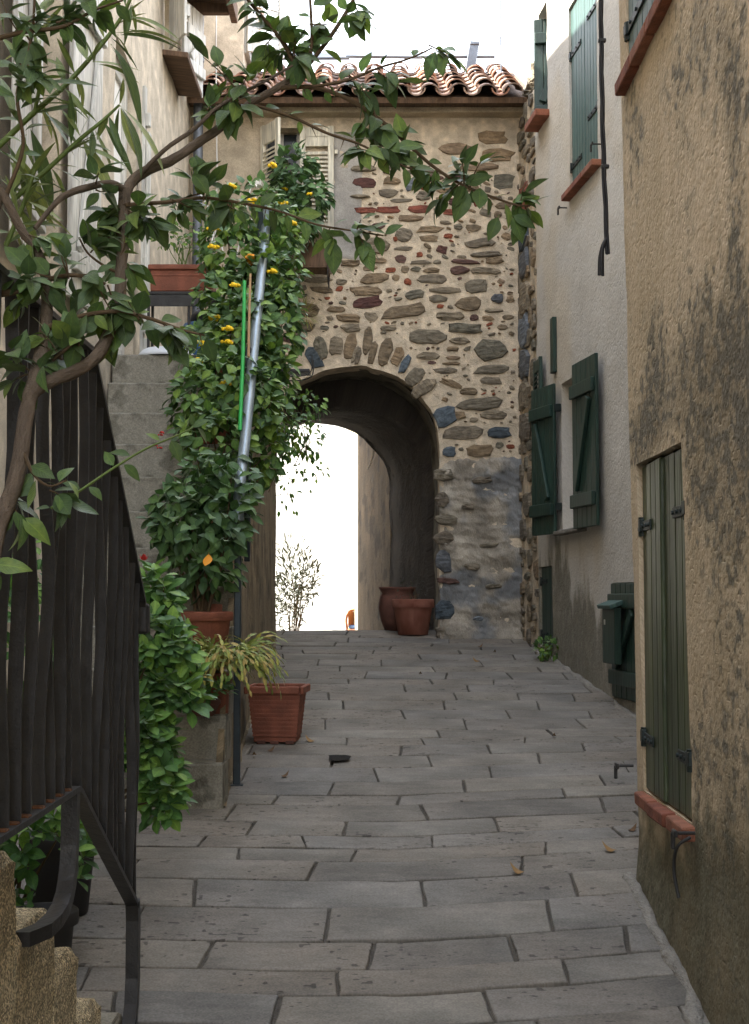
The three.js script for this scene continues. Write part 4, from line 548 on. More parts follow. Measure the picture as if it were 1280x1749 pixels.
  // clay canal tiles: covers and pans, course by course
  const pitch = 27 * Math.PI / 180, roof = part('roof', metric(box(3.62, 0.05, 2.35).translate(0, 0, -1.0)), M.wood, H, [-0.32, 6.24, 0.18]); roof.rotation.x = pitch;
  const tileGeo = (r0, r1, len, up) => {
    const P = [], I = [], uv = [], n = 7, th = 0.014;
    for (let j = 0; j < 2; j++) for (let l = 0; l < 2; l++) for (let i = 0; i <= n; i++) { const a = i / n * Math.PI, R = (l ? r1 : r0) - j * th; P.push(R * Math.cos(a), (up ? 1 : -1) * R * Math.sin(a) * 0.85, l ? -len : 0); uv.push(i / n * 0.3, l * len); }
    const q = n + 1, f = (a, b, c, d) => I.push(a, b, c, b, d, c);
    for (let i = 0; i < n; i++) { f(i, i + 1, q + i, q + i + 1); f(2 * q + i + 1, 2 * q + i, 3 * q + i + 1, 3 * q + i); f(i + 1, i, 2 * q + i + 1, 2 * q + i); f(q + i, q + i + 1, 3 * q + i, 3 * q + i + 1); }
    let g = new THREE.BufferGeometry(); g.setAttribute('position', new THREE.Float32BufferAttribute(P, 3)); g.setAttribute('uv', new THREE.Float32BufferAttribute(uv, 2)); g.setIndex(I); g = g.toNonIndexed(); g.computeVertexNormals(); return g;
  };
  const cover = tileGeo(0.095, 0.075, 0.42, true), pan = tileGeo(0.085, 0.1, 0.42, false), sp = 0.255;
  for (let c = 0; c < 14; c++) for (let k = 0; k < 7; k++) {
    const x = -1.72 + c * sp, z = 0.18 - k * 0.31 + ra(-0.015, 0.015, r);
    const t = part('roof_tile', cover, pick(M.roofTiles, r), roof, [x + ra(-0.012, 0.012, r), 0.075 + 0.012 * (k ? 1 : 0) + ra(-0.006, 0.006, r), z + (k ? 0 : 0.04)]); t.rotation.set(-0.045 + ra(-0.02, 0.02, r), ra(-0.03, 0.03, r), ra(-0.08, 0.08, r));
    if (c < 13) { const p = part('roof_tile', pan, pick(M.roofTiles, r), roof, [x + sp / 2, 0.115, z + 0.03]); p.rotation.x = -0.03; }
  }
  for (let i = 0; i < 4; i++) { const f = part('ridge_flashing', metric(rbox(0.8, 0.03, 0.34, 0.004)), M.zinc, roof, [-1.1 + i * 0.76, 0.2 + ra(-0.012, 0.02, r), -2.02 + ra(-0.03, 0.03, r)]); f.rotation.set(0.06, 0, ra(-0.02, 0.02, r)); }
  part('chimney_pipe', merge([metric(rbox(0.1, 0.5, 0.05, 0.01).rotateZ(-0.16).translate(1.0, 7.13, -1.25)), metric(rbox(0.1, 0.03, 0.08, 0.008, 1.04, 7.35, -1.25))]), M.zinc, H);
  part('back_wall', metric(box(1.3, 6.0, 0.3, 1.6, 3.5, -1.75)), M.render, H);
}
// taller building rising behind the left end of the tile roof
{
  const H = thing('rear_house', 'tall beige house rising behind the left end of the tiled roof', 'house', [-2.45, 0, -14.0]);
  part('wall', metric(box(2.3, 8.1, 2.0, 0, 4.05, 0)), M.facade, H);
  part('roof', metric(box(2.4, 0.12, 2.1, 0, 8.16, 0)), M.roofTiles[2], H);
  const w = new THREE.Group(); w.name = 'window'; H.add(w);
  part('frame', metric(rbox(0.05, 1.3, 0.5, 0.006, 1.17, 7.7, 0.6)), M.whitePaint, w); part('pane', box(0.02, 1.1, 0.36, 1.21, 7.7, 0.6), M.glass, w);
  const l = louvreLeaf(H, 0.4, 1.3, M.whitePaint); l.position.set(1.18, 7.05, 0.9); l.rotation.y = 0.5;
}
// what shows through the passage: shaded brown wall, then a sunlit one, and a white house across the lane
{
  const turn = (x0, d0, x1, d1) => [Math.hypot(x1 - x0, d1 - d0), Math.atan2(d1 - d0, x1 - x0)];
  const wallAlong = (name, label, x0, d0, x1, d1, h, mat) => { const [l, a] = turn(x0, d0, x1, d1), t = thing(name, label, 'wall', [x0, 0, -d0], a); part('wall', metric(box(l, h, 1.4, l / 2, h / 2, -0.7)), mat, t); part('coping', metric(box(l - 0.01, 0.12, 1.5, l / 2, h + 0.062, -0.7)), M.roofTiles[1], t); return t; };
  // the faces look left, so the walls' thickness goes to the right of the line from near to far
  const b = wallAlong('brown_wall', 'brown weathered wall in shade seen through the passage', -0.2, 16.5, 0.168, 14.32, 5.2, M.brownWall);
  wallAlong('cream_wall', 'sunlit cream wall edge just beyond the brown wall in the passage', -0.38, 19.4, -0.2, 16.52, 5.0, M.beige);
  const W2 = thing('sunlit_house', 'dazzling sunlit white house wall filling the passage opening', 'house', [-1.6, 0, -21.2], -0.55);
  part('wall', metric(box(8, 7, 1, 0, 3.5, -0.5)), M.white, W2); part('roof', metric(box(8.3, 0.15, 1.6, 0, 7.08, -0.5)), M.roofTiles[0], W2);
  const W3 = thing('added_lane_house', 'unseen house added left of the lane to shade the brown wall', 'house', [-2.35, 0, -15.9]);  // out of view, added to keep the sun off the brown wall
  part('wall', metric(box(1.9, 7.2, 1.7, 0, 3.6, 0)), M.tan, W3); part('roof', metric(box(2.0, 0.14, 1.8, 0, 7.28, 0)), M.roofTiles[2], W3);
  single('hanging_cable', taper([[0.03, 3.42, -15.1, 0.007], [0.0, 3.3, -15.15, 0.007], [-0.03, 3.18, -15.3, 0.007], [-0.075, 3.1, -15.5, 0.006]], 6, 5), M.wire, 'pale cable end dangling from the brown wall in the passage', 'cable');
}
// chair half hidden behind the brown wall
{
  const t = thing('wooden_chair', 'orange wooden chair back peeking past the brown wall in the lane', 'chair', [-0.15, groundAt(17.5), -17.5], 0.5), m = M.orangeWood;
  part('seat', metric(rbox(0.34, 0.03, 0.34, 0.01, 0, 0.3, 0)), m, t);
  for (const [x, z] of [[-0.14, 0.14], [0.14, 0.14], [-0.14, -0.14], [0.14, -0.14]]) part('leg', cyl(0.014, 0.012, 0.3, 8, x, 0.145, z), m, t);
  part('backrest', taper([[-0.15, 0.31, -0.15, 0.016], [-0.16, 0.44, -0.16, 0.016], [-0.11, 0.54, -0.17, 0.016], [0, 0.56, -0.17, 0.016], [0.11, 0.54, -0.17, 0.016], [0.16, 0.44, -0.16, 0.016], [0.15, 0.31, -0.15, 0.016]], 8, 4), m, t);
  part('back_panel', metric(rbox(0.26, 0.2, 0.012, 0.005, 0, 0.44, -0.165)), m, t);
  part('cushion', metric(rbox(0.3, 0.05, 0.3, 0.02, 0.01, 0.34, 0)), M.bluePlastic, t);
}
// overhead wires
single('overhead_wire', taper([[-1.3, 7.6, -13.2, 0.006], [-0.4, 7.38, -13.4, 0.006], [0.5, 7.25, -13.6, 0.006], [1.1, 7.32, -13.8, 0.006], [2.2, 7.7, -14, 0.006]], 6, 6), M.wire, 'thin overhead wire sagging across the white sky', 'wire');
{
  const t = thing('antenna_mast', 'thin pale mast with crossbars standing above the roof by the sunlit wall', 'antenna', [1.24, 6.2, -12.9]);
  part('mast', cyl(0.007, 0.009, 1.9, 8, 0, 0.85, 0), M.zinc, t); for (const v of [0.25, 0.9, 1.55]) part('crossbar', cyl(0.005, 0.005, 0.14, 6).rotateZ(Math.PI / 2).translate(0, v, 0), M.zinc, t);
}
// ------------------------------------------------------------------ tall house along the left
{
  const H = thing('left_house', 'tall pale house with white doors and shutters behind the stairs on the left', 'house', [-1.72, 0, 0], Math.PI / 2);
  const french = { u0: 6.62, u1: 7.2, v0: 3.22, v1: 5.2, depth: 0.2 }, door = { u0: 8.72, u1: 9.5, v0: 3.2, v1: 5.35, depth: 0.14 }, win = { u0: 10.75, u1: 11.45, v0: 6.06, v1: 6.86, depth: 0.2 }, low = { u0: 4.7, u1: 5.5, v0: 1.3, v1: 3.1, depth: 0.2 };
  const disp = (u, v) => 0.012 * fbm(u * 2.5, v * 2.5, 4, 221) + 0.003 * fbm(u * 20, v * 20, 2, 223), uvo = (u, v) => [u, v];
  part('wall', sheet(4.2, 12.38, 0.2, 7.6, 0.07, [french, door, win, low], disp, uvo), M.facade, H);
  part('wall', sheet(-6, 4.2, -0.6, 9.12, 0.4, [], disp, uvo), M.facade, H); part('wall', sheet(4.2, 12.38, 7.6, 9.12, 0.4, [], disp, uvo), M.facade, H);
  part('house_core', metric(box(18.3, 9.7, 3.4, 3.2, 4.25, -1.95)), M.tan, H);
  const rf = part('roof', metric(box(18.4, 0.14, 4.4, 3.2, 9.2, -1.75)), M.roofTiles[1], H); part('eave_board', metric(box(18.3, 0.12, 0.05, 3.2, 9.08, 0.36)), M.wood, rf);
  const doorway = (h, name, panes) => {
    const g = new THREE.Group(); g.name = name; H.add(g); const w = h.u1 - h.u0, hh = h.v1 - h.v0, cx = (h.u0 + h.u1) / 2, z = -h.depth + 0.05;
    for (const x of [h.u0 + 0.05, h.u1 - 0.05]) part('stile', metric(rbox(0.1, hh, 0.06, 0.006, x, h.v0 + hh / 2, z)), M.whitePaint, g);
    for (const v of [h.v0 + 0.1, h.v0 + hh * 0.42, h.v1 - 0.06]) part('rail', metric(rbox(w - 0.2, 0.12, 0.055, 0.006, cx, v, z)), M.whitePaint, g);
    part('panel', metric(box(w - 0.2, hh * 0.36, 0.02, cx, h.v0 + hh * 0.24, z)), M.whitePaint, g); part('pane', box(w - 0.2, hh * 0.5, 0.01, cx, h.v0 + hh * 0.7, z), panes, g);
    part('darkBacking', metric(box(w, hh, 0.01, cx, h.v0 + hh / 2, -h.depth + 0.004)), M.darkBacking, g); return g;  // darkness of the room put into a near-black back panel
  };
  const curtain = std(rgb(226, 224, 216), { roughness: 0.7 });
  doorway(french, 'french_door', curtain); const dr = doorway(door, 'door', curtain); part('handle', metric(rbox(0.02, 0.12, 0.05, 0.004, door.u1 - 0.06, 4.2, -0.05)), M.zinc, dr); doorway(win, 'window', M.glass); doorway(low, 'window', M.glass);
  // open white shutters folded back on the wall
  const sh = (u, v, w, h, a, flip) => { const l = plankLeaf(H, w, h, 5, [M.whitePaint], { brace: [0.2, h - 0.25] }); l.position.set(u, v, 0.05); l.rotation.y = flip ? Math.PI - a : a; if (flip) l.scale.z = -1; return l; };
  sh(7.24, 3.26, 0.62, 1.92, -0.06, false); sh(6.58, 3.26, 0.62, 1.92, -0.06, true); sh(9.54, 3.22, 0.06, 2.1, -0.06, false);
  sh(11.47, 6.08, 0.36, 0.76, -0.35, false); sh(10.73, 6.08, 0.36, 0.76, -0.5, true);
  part('window_sill', metric(rbox(0.9, 0.05, 0.26, 0.01).rotateX(0.12).translate(11.1, 6.02, 0.08)), M.wood, H);
  part('window_hood', merge([metric(rbox(1.7, 0.06, 0.5, 0.01).rotateX(0.1).translate(11.15, 6.98, 0.22)), metric(rbox(1.7, 0.16, 0.06, 0.01, 11.15, 6.93, 0.44)), ...[10.5, 11.15, 11.8].map((u) => metric(rbox(0.07, 0.1, 0.42, 0.008, u, 6.9, 0.2)))]), M.wood, H);
  part('drainpipe', merge([metric(cyl(0.045, 0.045, 3.9, 14, 12.2, 5.2, 0.09)), ...[3.6, 4.6, 5.6, 6.6].map((v) => metric(cyl(0.052, 0.052, 0.05, 14, 12.2, v, 0.09)))]), M.zinc, H);
  part('wall_cable', taper([[12.25, 7.6, 0.24, 0.006], [12.22, 6.4, 0.25, 0.006], [12.25, 5.4, 0.26, 0.006], [12.2, 4.6, 0.24, 0.006]], 6, 4), M.wire, H);
  part('wall_cable', taper([[11.9, 5.3, 0.12, 0.007], [11.7, 4.9, 0.3, 0.007], [11.6, 4.3, 0.2, 0.007], [11.9, 4.7, 0.34, 0.007], [11.5, 4.2, 0.3, 0.007]], 6, 6), M.wire, H);
}
// ------------------------------------------------------------------ concrete stair up to the landing
const stepD = (k) => 6.6 + 0.19 * (k - 1), stepY = (k) => 0.595 + 0.217 * k, stairX = (d) => -0.745 - 0.0276 * (d - 6.6);
{
  const S = thing('concrete_stair', 'steep weathered concrete stair rising to a landing between plants', 'stair', [0, 0, 0]);
  for (let k = 1; k <= 11; k++) {
    const d0 = stepD(k), y = stepY(k), d1 = d0 + 0.19, w = 1.72 + stairX(d0) + 0.022, cx = -1.72 + w / 2 + 0.005, h = 0.217 + (k === 1 ? 0.3 : 0.02);
    const m = part('step', metric(rbox(w - 0.03, h, 0.235, 0.012)), M.concrete, S, [cx - 0.0, y - h / 2, -(d0 + 0.115)]); m.rotation.set(ra(-0.008, 0.008), ra(-0.006, 0.006), ra(-0.004, 0.004));
  }
  { const w = 1.72 + stairX(8.7), m = part('landing', metric(rbox(w - 0.02, 0.22, 3.62, 0.012)), M.concrete, S, [-1.72 + w / 2, stepY(12) - 0.11, -(stepD(12) + 1.81)]); m.rotation.y = 0; }
  part('stair_core', (() => { const s = new THREE.Shape(); s.moveTo(6.75, 0.3); for (let k = 1; k <= 11; k++) { s.lineTo(stepD(k) + 0.1, stepY(k) - 0.2); s.lineTo(stepD(k) + 0.29, stepY(k) - 0.2); } s.lineTo(12.3, 2.98); s.lineTo(12.3, 0.3); s.closePath(); return metric(new THREE.ExtrudeGeometry(s, { depth: 0.72, bevelEnabled: false }).rotateY(Math.PI / 2).translate(-1.7, 0, 0)); })(), M.stairWall, S);
  // side wall towards the street, its top following the flight
  const P = [], I = [], uv = [], n = 64, m = 26, topAt = (d) => (d < stepD(12) ? stepY(1) - 0.06 + (d - 6.6) / 0.19 * 0.217 : stepY(12) - 0.02);
  for (let i = 0; i <= n; i++) { const d = 6.62 + i / n * 5.7, x = stairX(d), y0 = groundAt(d) - 0.05, y1 = topAt(d); for (let j = 0; j <= m; j++) { const y = lerp(y0, y1, j / m); P.push(x + 0.014 * fbm(d * 3, y * 3, 4, 231), y, -d); uv.push(d, y); } P.push(x - 0.03, y1 - 0.002, -d); uv.push(d, y1 + 0.03); }
  const q = m + 2; for (let i = 0; i < n; i++) for (let j = 0; j <= m; j++) { const k = i * q + j; I.push(k, k + 1, k + q, k + 1, k + q + 1, k + q); }
  const g = new THREE.BufferGeometry(); g.setAttribute('position', new THREE.Float32BufferAttribute(P, 3)); g.setAttribute('uv', new THREE.Float32BufferAttribute(uv, 2)); g.setIndex(I); g.computeVertexNormals(); part('side_wall', g, M.stairWall, S);
  const fl = []; for (let i = 0; i <= 40; i++) { const d = 6.62 + i * 0.14; fl.push([stairX(d) + 0.0, groundAt(d) - 0.008, -d, 0.026 + 0.012 * vnoise(d * 6, 2, 6)]); } part('cement_fillet', taper(fl, 7, 2, 0.3), M.stairWall, S);
}
// handrail of the concrete stair
{
  const t = thing('handrail', 'grey blue painted pipe handrail slanting up along the concrete stair', 'handrail', [0, 0, 0]);
  const a = [-0.715, 2.09, -7.06], b = [-0.7, 4.16, -8.67];
  part('rail', pipe([[-0.715, 2.02, -7.06], a, [-0.7145, 2.2, -7.115], ...[0.2, 0.4, 0.6, 0.8].map((k) => a.map((x, i) => lerp(x, b[i], k))), b], 0.03, 12), M.railPaint, t);
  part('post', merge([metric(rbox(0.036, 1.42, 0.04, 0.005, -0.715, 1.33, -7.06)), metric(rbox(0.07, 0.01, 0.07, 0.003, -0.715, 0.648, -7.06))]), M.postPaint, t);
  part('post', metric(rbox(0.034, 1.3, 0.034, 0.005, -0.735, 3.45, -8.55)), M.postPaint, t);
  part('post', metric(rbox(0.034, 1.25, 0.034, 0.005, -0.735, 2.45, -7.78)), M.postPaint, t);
}
single('garden_stake', taper(STAKES[0], 8, 3), M.greenPlastic, 'bright green plastic garden stake among the leaves by the handrail', 'stake');
single('cane_stake', taper(STAKES[1], 7, 3), M.cane, 'thin dry cane tied upright beside the green stake', 'stake');
// ------------------------------------------------------------------ pebble-dashed steps and black railing in the foreground
{
  const S = thing('pebbledash_steps', 'rough pebble-dashed steps descending behind the black railing, bottom left', 'stair', [0, 0, 0]);
  const runs = [[0.2, 3.08, 1.06], [3.08, 3.475, 0.85], [3.475, 3.74, 0.68], [3.74, 4.08, 0.45]];
  for (const [d0, d1, y] of runs) { const g = metric(new THREE.BoxGeometry(0.93, y + 0.5, d1 - d0 - 0.004, 26, 54, Math.max(8, Math.round((d1 - d0) / 0.03)))), Q = g.attributes.position, hx = 0.465, hy = (y + 0.5) / 2, hz = (d1 - d0) / 2; for (let i = 0; i < Q.count; i++) { const x = Q.getX(i), v = Q.getY(i), z = Q.getZ(i), nn = fbm(z * 9 + x * 7 + d0, v * 9 - x * 5, 4, 251), edge = smooth(0.05, 0, hy - v) * smooth(0.05, 0, hz - Math.abs(z)); Q.setXYZ(i, x + 0.012 * nn - 0.014 * smooth(0.03, 0, hy - v) * Math.sign(x) * smooth(0.03, 0, hx - Math.abs(x)), v + 0.01 * nn - 0.022 * edge * (1 + nn), z + 0.01 * nn * Math.sign(z) - 0.012 * edge * Math.sign(z)); } g.computeVertexNormals(); part('step', g, M.pebble, S, [-1.275, (y - 0.5) / 2, -(d0 + d1) / 2]); }
  const g = metric(rbox(0.9, 0.3, 0.26, 0.015)); part('step', g, M.concrete, S, [-1.24, 0.17, -4.2]);
}
{
  const R = thing('iron_railing', 'black flat-bar iron railing along the pebble-dashed steps', 'railing', [0, 0, 0]), X = -0.765, r = rngOf(17);
  const topY = (d) => (d < 3.56 ? 2.275 : 2.275 - (d - 3.56) * 0.808), botY = (d) => (d < 3.47 ? 1.135 : 1.135 - (d - 3.47) * 0.563);
  part('top_rail', flatBar([[X, 2.275, -0.8], [X, 2.275, -2], [X, 2.275, -3.54], [X, 2.262, -3.57], [X, topY(4.38), -4.38], [X, topY(4.4) - 0.04, -4.41], [X, topY(4.4) - 0.09, -4.405]], 0.045, 0.014), M.iron, R);
  part('bottom_rail', flatBar([[X, 1.135, -0.8], [X, 1.135, -2], [X, 1.135, -3.455], [X, 1.125, -3.48], [X, botY(4.3), -4.3], [X, 0.64, -4.335]], 0.04, 0.014), M.iron, R);
  part('end_post', flatBar([[X, 0.66, -4.33], [X, 0.6, -4.345], [X, 0.42, -4.345], [X, 0.34, -4.33], [X, 0.28, -4.29], [X, 0.24, -4.24]], 0.04, 0.04), M.iron, R);
  part('brace', flatBar([[X, 1.13, -3.43], [X, 1.0, -3.428], [X, 0.95, -3.42], [X, 0.91, -3.402], [X, 0.88, -3.375], [X, 0.86, -3.335], [X - 0.005, 0.845, -3.29], [X - 0.015, 0.836, -3.23], [X - 0.05, 0.832, -3.16]], 0.04, 0.034), M.iron, R);
  for (let d = 0.95; d < 4.38; d += 0.102) {
    const dd = d + ra(-0.02, 0.02, r), y0 = botY(dd) - 0.002, y1 = topY(dd) - 0.002, pts = [], p = r() * 6, am = ra(0.004, 0.014, r), fr = ra(2.2, 4.5, r);
    for (let i = 0; i <= 10; i++) { const y = lerp(y0, y1, i / 10), e = Math.sin(Math.PI * i / 10); pts.push([X + am * e * Math.sin(y * fr * 2 + p), y, -(dd + 0.6 * am * e * Math.cos(y * fr * 1.6 + p))]); }
    part('bar', flatBar(pts, ra(0.025, 0.033, r), 0.008), M.iron, R);
    if (dd > 2.4 && dd < 3.5) part('rust_weld', metric(rbox(0.03, 0.012, 0.03, 0.004, X, y0 + 0.008, -dd + 0.012)), M.rust, R);
  }
  part('rail_end', metric(rbox(0.05, 0.1, 0.05, 0.012, X + 0.005, 1.55, -4.41)), M.iron, R);
}
// ------------------------------------------------------------------ leaves
// a leaf along +y from its base, face +z; folded along the midrib and curled
function leafGeo(len, wid, o = {}) {
  const { fold = 0.25, curl = 0.18, widest = 0.42, tip = 1, n = 6, wave = 0, stalk = 0.1 } = o, P = [], I = [], uv = [];
  for (let i = 0; i <= n; i++) {
    const t = i / n, y = (stalk + (1 - stalk) * t) * len, s = t < widest ? Math.sin(t / widest * Math.PI / 2) : Math.pow(Math.cos((t - widest) / (1 - widest) * Math.PI / 2), tip), w = Math.max(0.004 * wid, wid / 2 * s), z = -curl * len * t * t, f = fold * w;
    P.push(-w, y, z + f + wave * wid * Math.sin(t * 9), 0, y, z, w, y, z + f + wave * wid * Math.sin(t * 9 + 1.6)); uv.push(0, t, 0.5, t, 1, t);
    if (i < n) { const k = i * 3; I.push(k, k + 1, k + 3, k + 1, k + 4, k + 3, k + 1, k + 2, k + 4, k + 2, k + 5, k + 4); }
  }
  const k = P.length / 3; P.push(-0.0012, 0, 0, 0.0012, 0, 0); uv.push(0.5, 0, 0.5, 0); I.push(k, k + 1, 1);
  const g = new THREE.BufferGeometry(); g.setAttribute('position', new THREE.Float32BufferAttribute(P, 3)); g.setAttribute('uv', new THREE.Float32BufferAttribute(uv, 2)); g.setIndex(I); g.computeVertexNormals(); return g;
}
const basis = new THREE.Matrix4();
function orient(dir, face) { const y = dir.clone().normalize(), z = face.clone().addScaledVector(y, -face.dot(y)); if (z.lengthSq() < 1e-6) z.set(0.3, 0.2, 1).addScaledVector(y, -V(0.3, 0.2, 1).dot(y)); z.normalize(); const x = y.clone().cross(z); return new THREE.Quaternion().setFromRotationMatrix(basis.makeBasis(x, y, z)); }
const unit = (r) => { const z = ra(-1, 1, r), a = ra(0, Math.PI * 2, r), q = Math.sqrt(1 - z * z); return V(q * Math.cos(a), z, q * Math.sin(a)); };
// spots: [position, direction, face, size]; the nearest `most` become leaves of their own, the rest one mass
function dress(parent, spots, geos, mats, r, most = 260, name = 'leaf') {
  const eye = camera.position; spots.sort((a, b) => b[3] / b[0].distanceTo(eye) - a[3] / a[0].distanceTo(eye));
  const inv = parent.position;
  spots.slice(0, most).forEach((s) => { const m = part(name, pick(geos, r), s[4] ?? pick(mats, r), parent); m.position.copy(s[0]).sub(inv); m.quaternion.copy(orient(s[1], s[2])); m.scale.setScalar(s[3]); });
  const rest = spots.slice(most); if (!rest.length) return;
  const per = mats.length; for (let k = 0; k < 1; k++) {
    const im = shadowed(new THREE.InstancedMesh(geos[0], new THREE.MeshPhysicalMaterial({ ...{ map: leafLook, roughness: 0.85, transmission: 0.3, thickness: 0, clearcoat: 0.28, clearcoatRoughness: 0.34, side: THREE.DoubleSide } }), rest.length)); im.name = 'foliage'; im.userData = { kind: 'stuff' };
    const mt = new THREE.Matrix4(); rest.forEach((s, i) => { mt.compose(s[0].clone().sub(inv), orient(s[1], s[2]), V(s[3], s[3], s[3])); im.setMatrixAt(i, mt); im.setColorAt(i, mats[i % per].color); }); parent.add(im);
  }
}
function blobSpots(blobs, n, r, size, o = {}) {
  const { up = 0.35, droop = 0, depth = 1, shell = 0.55 } = o, out = [], tot = blobs.reduce((a, b) => a + b[3] * b[4], 0);
  for (const [x, y, z, rx, ry] of blobs) for (let i = 0, m = Math.round(n * rx * ry / tot); i < m; i++) {
    const u = unit(r), k = lerp(shell, 1.08, Math.sqrt(r())), p = V(x + u.x * rx * k, y + u.y * ry * k, z + u.z * rx * depth * k), dir = u.clone().multiplyScalar(0.8).add(unit(r).multiplyScalar(0.7)).add(V(0, -droop, 0)), face = u.clone().multiplyScalar(0.5).add(V(0, up + 0.3, 0.25)).add(unit(r).multiplyScalar(0.45));
    out.push([p, dir, face, ra(size[0], size[1], r)]);
  }
  return out;
}
function rosetteSpots(blobs, n, k, r, size, o = {}) {
  const out = [], tot = blobs.reduce((a, b) => a + b[3] * b[4], 0);
  for (const [x, y, z, rx, ry] of blobs) for (let i = 0, m = Math.round(n * rx * ry / tot); i < m; i++) {
    const u = unit(r); if (u.z < -0.6 && r() < 0.7) u.z *= -1; const q = lerp(0.6, 1.05, Math.sqrt(r())), p = V(x + u.x * rx * q, y + u.y * ry * q, z + u.z * rx * (o.depth ?? 1) * q), ax = u.clone().multiplyScalar(0.7).add(V(0, o.up ?? 0.7, 0.2)).normalize(), s1 = ax.clone().cross(V(0.3, 0.1, 1)).normalize(), s2 = ax.clone().cross(s1), ph = r() * 6, sz = ra(size[0], size[1], r);
    for (let j = 0; j < k; j++) { const a = ph + j * 2.4, spread = 0.5 + 0.75 * j / k, d = ax.clone().multiplyScalar(Math.cos(spread)).addScaledVector(s1, Math.sin(spread) * Math.cos(a)).addScaledVector(s2, Math.sin(spread) * Math.sin(a)); out.push([p.clone().addScaledVector(ax, -0.004 * j), d, ax.clone().add(V(0, 0.3, 0)), sz * ra(0.75, 1.1, r)]); }
  }
  return out;
}
function stems(parent, from, blobs, r, rad, mat, each = 2, name = 'stem') { for (const [x, y, z, rx, ry] of blobs) for (let i = 0; i < each; i++) { const u = unit(r), e = V(x + u.x * rx * 0.7, y + u.y * ry * 0.7, z + u.z * rx * 0.7), f = V(...from).add(V(ra(-0.03, 0.03, r), 0, ra(-0.03, 0.03, r))), m = f.clone().lerp(e, 0.5).add(V(ra(-0.05, 0.05, r), 0.04, ra(-0.05, 0.05, r))); f.sub(parent.position); e.sub(parent.position); m.sub(parent.position); part(name, taper([[f.x, f.y, f.z, rad], [m.x, m.y, m.z, rad * 0.75], [e.x, e.y, e.z, rad * 0.35]], 6, 4), mat, parent); } }
function flower(parent, p, r, mat, size = 0.02) { const fs = []; for (let i = 0; i < 9; i++) { const u = unit(r); u.y = Math.abs(u.y) * 0.6; fs.push(new THREE.IcosahedronGeometry(size * ra(0.32, 0.5, r), 0).translate(u.x * size, u.y * size, u.z * size)); } part('flower', merge(fs), mat, parent, [p[0] - parent.position.x, p[1] - parent.position.y, p[2] - parent.position.z]); }

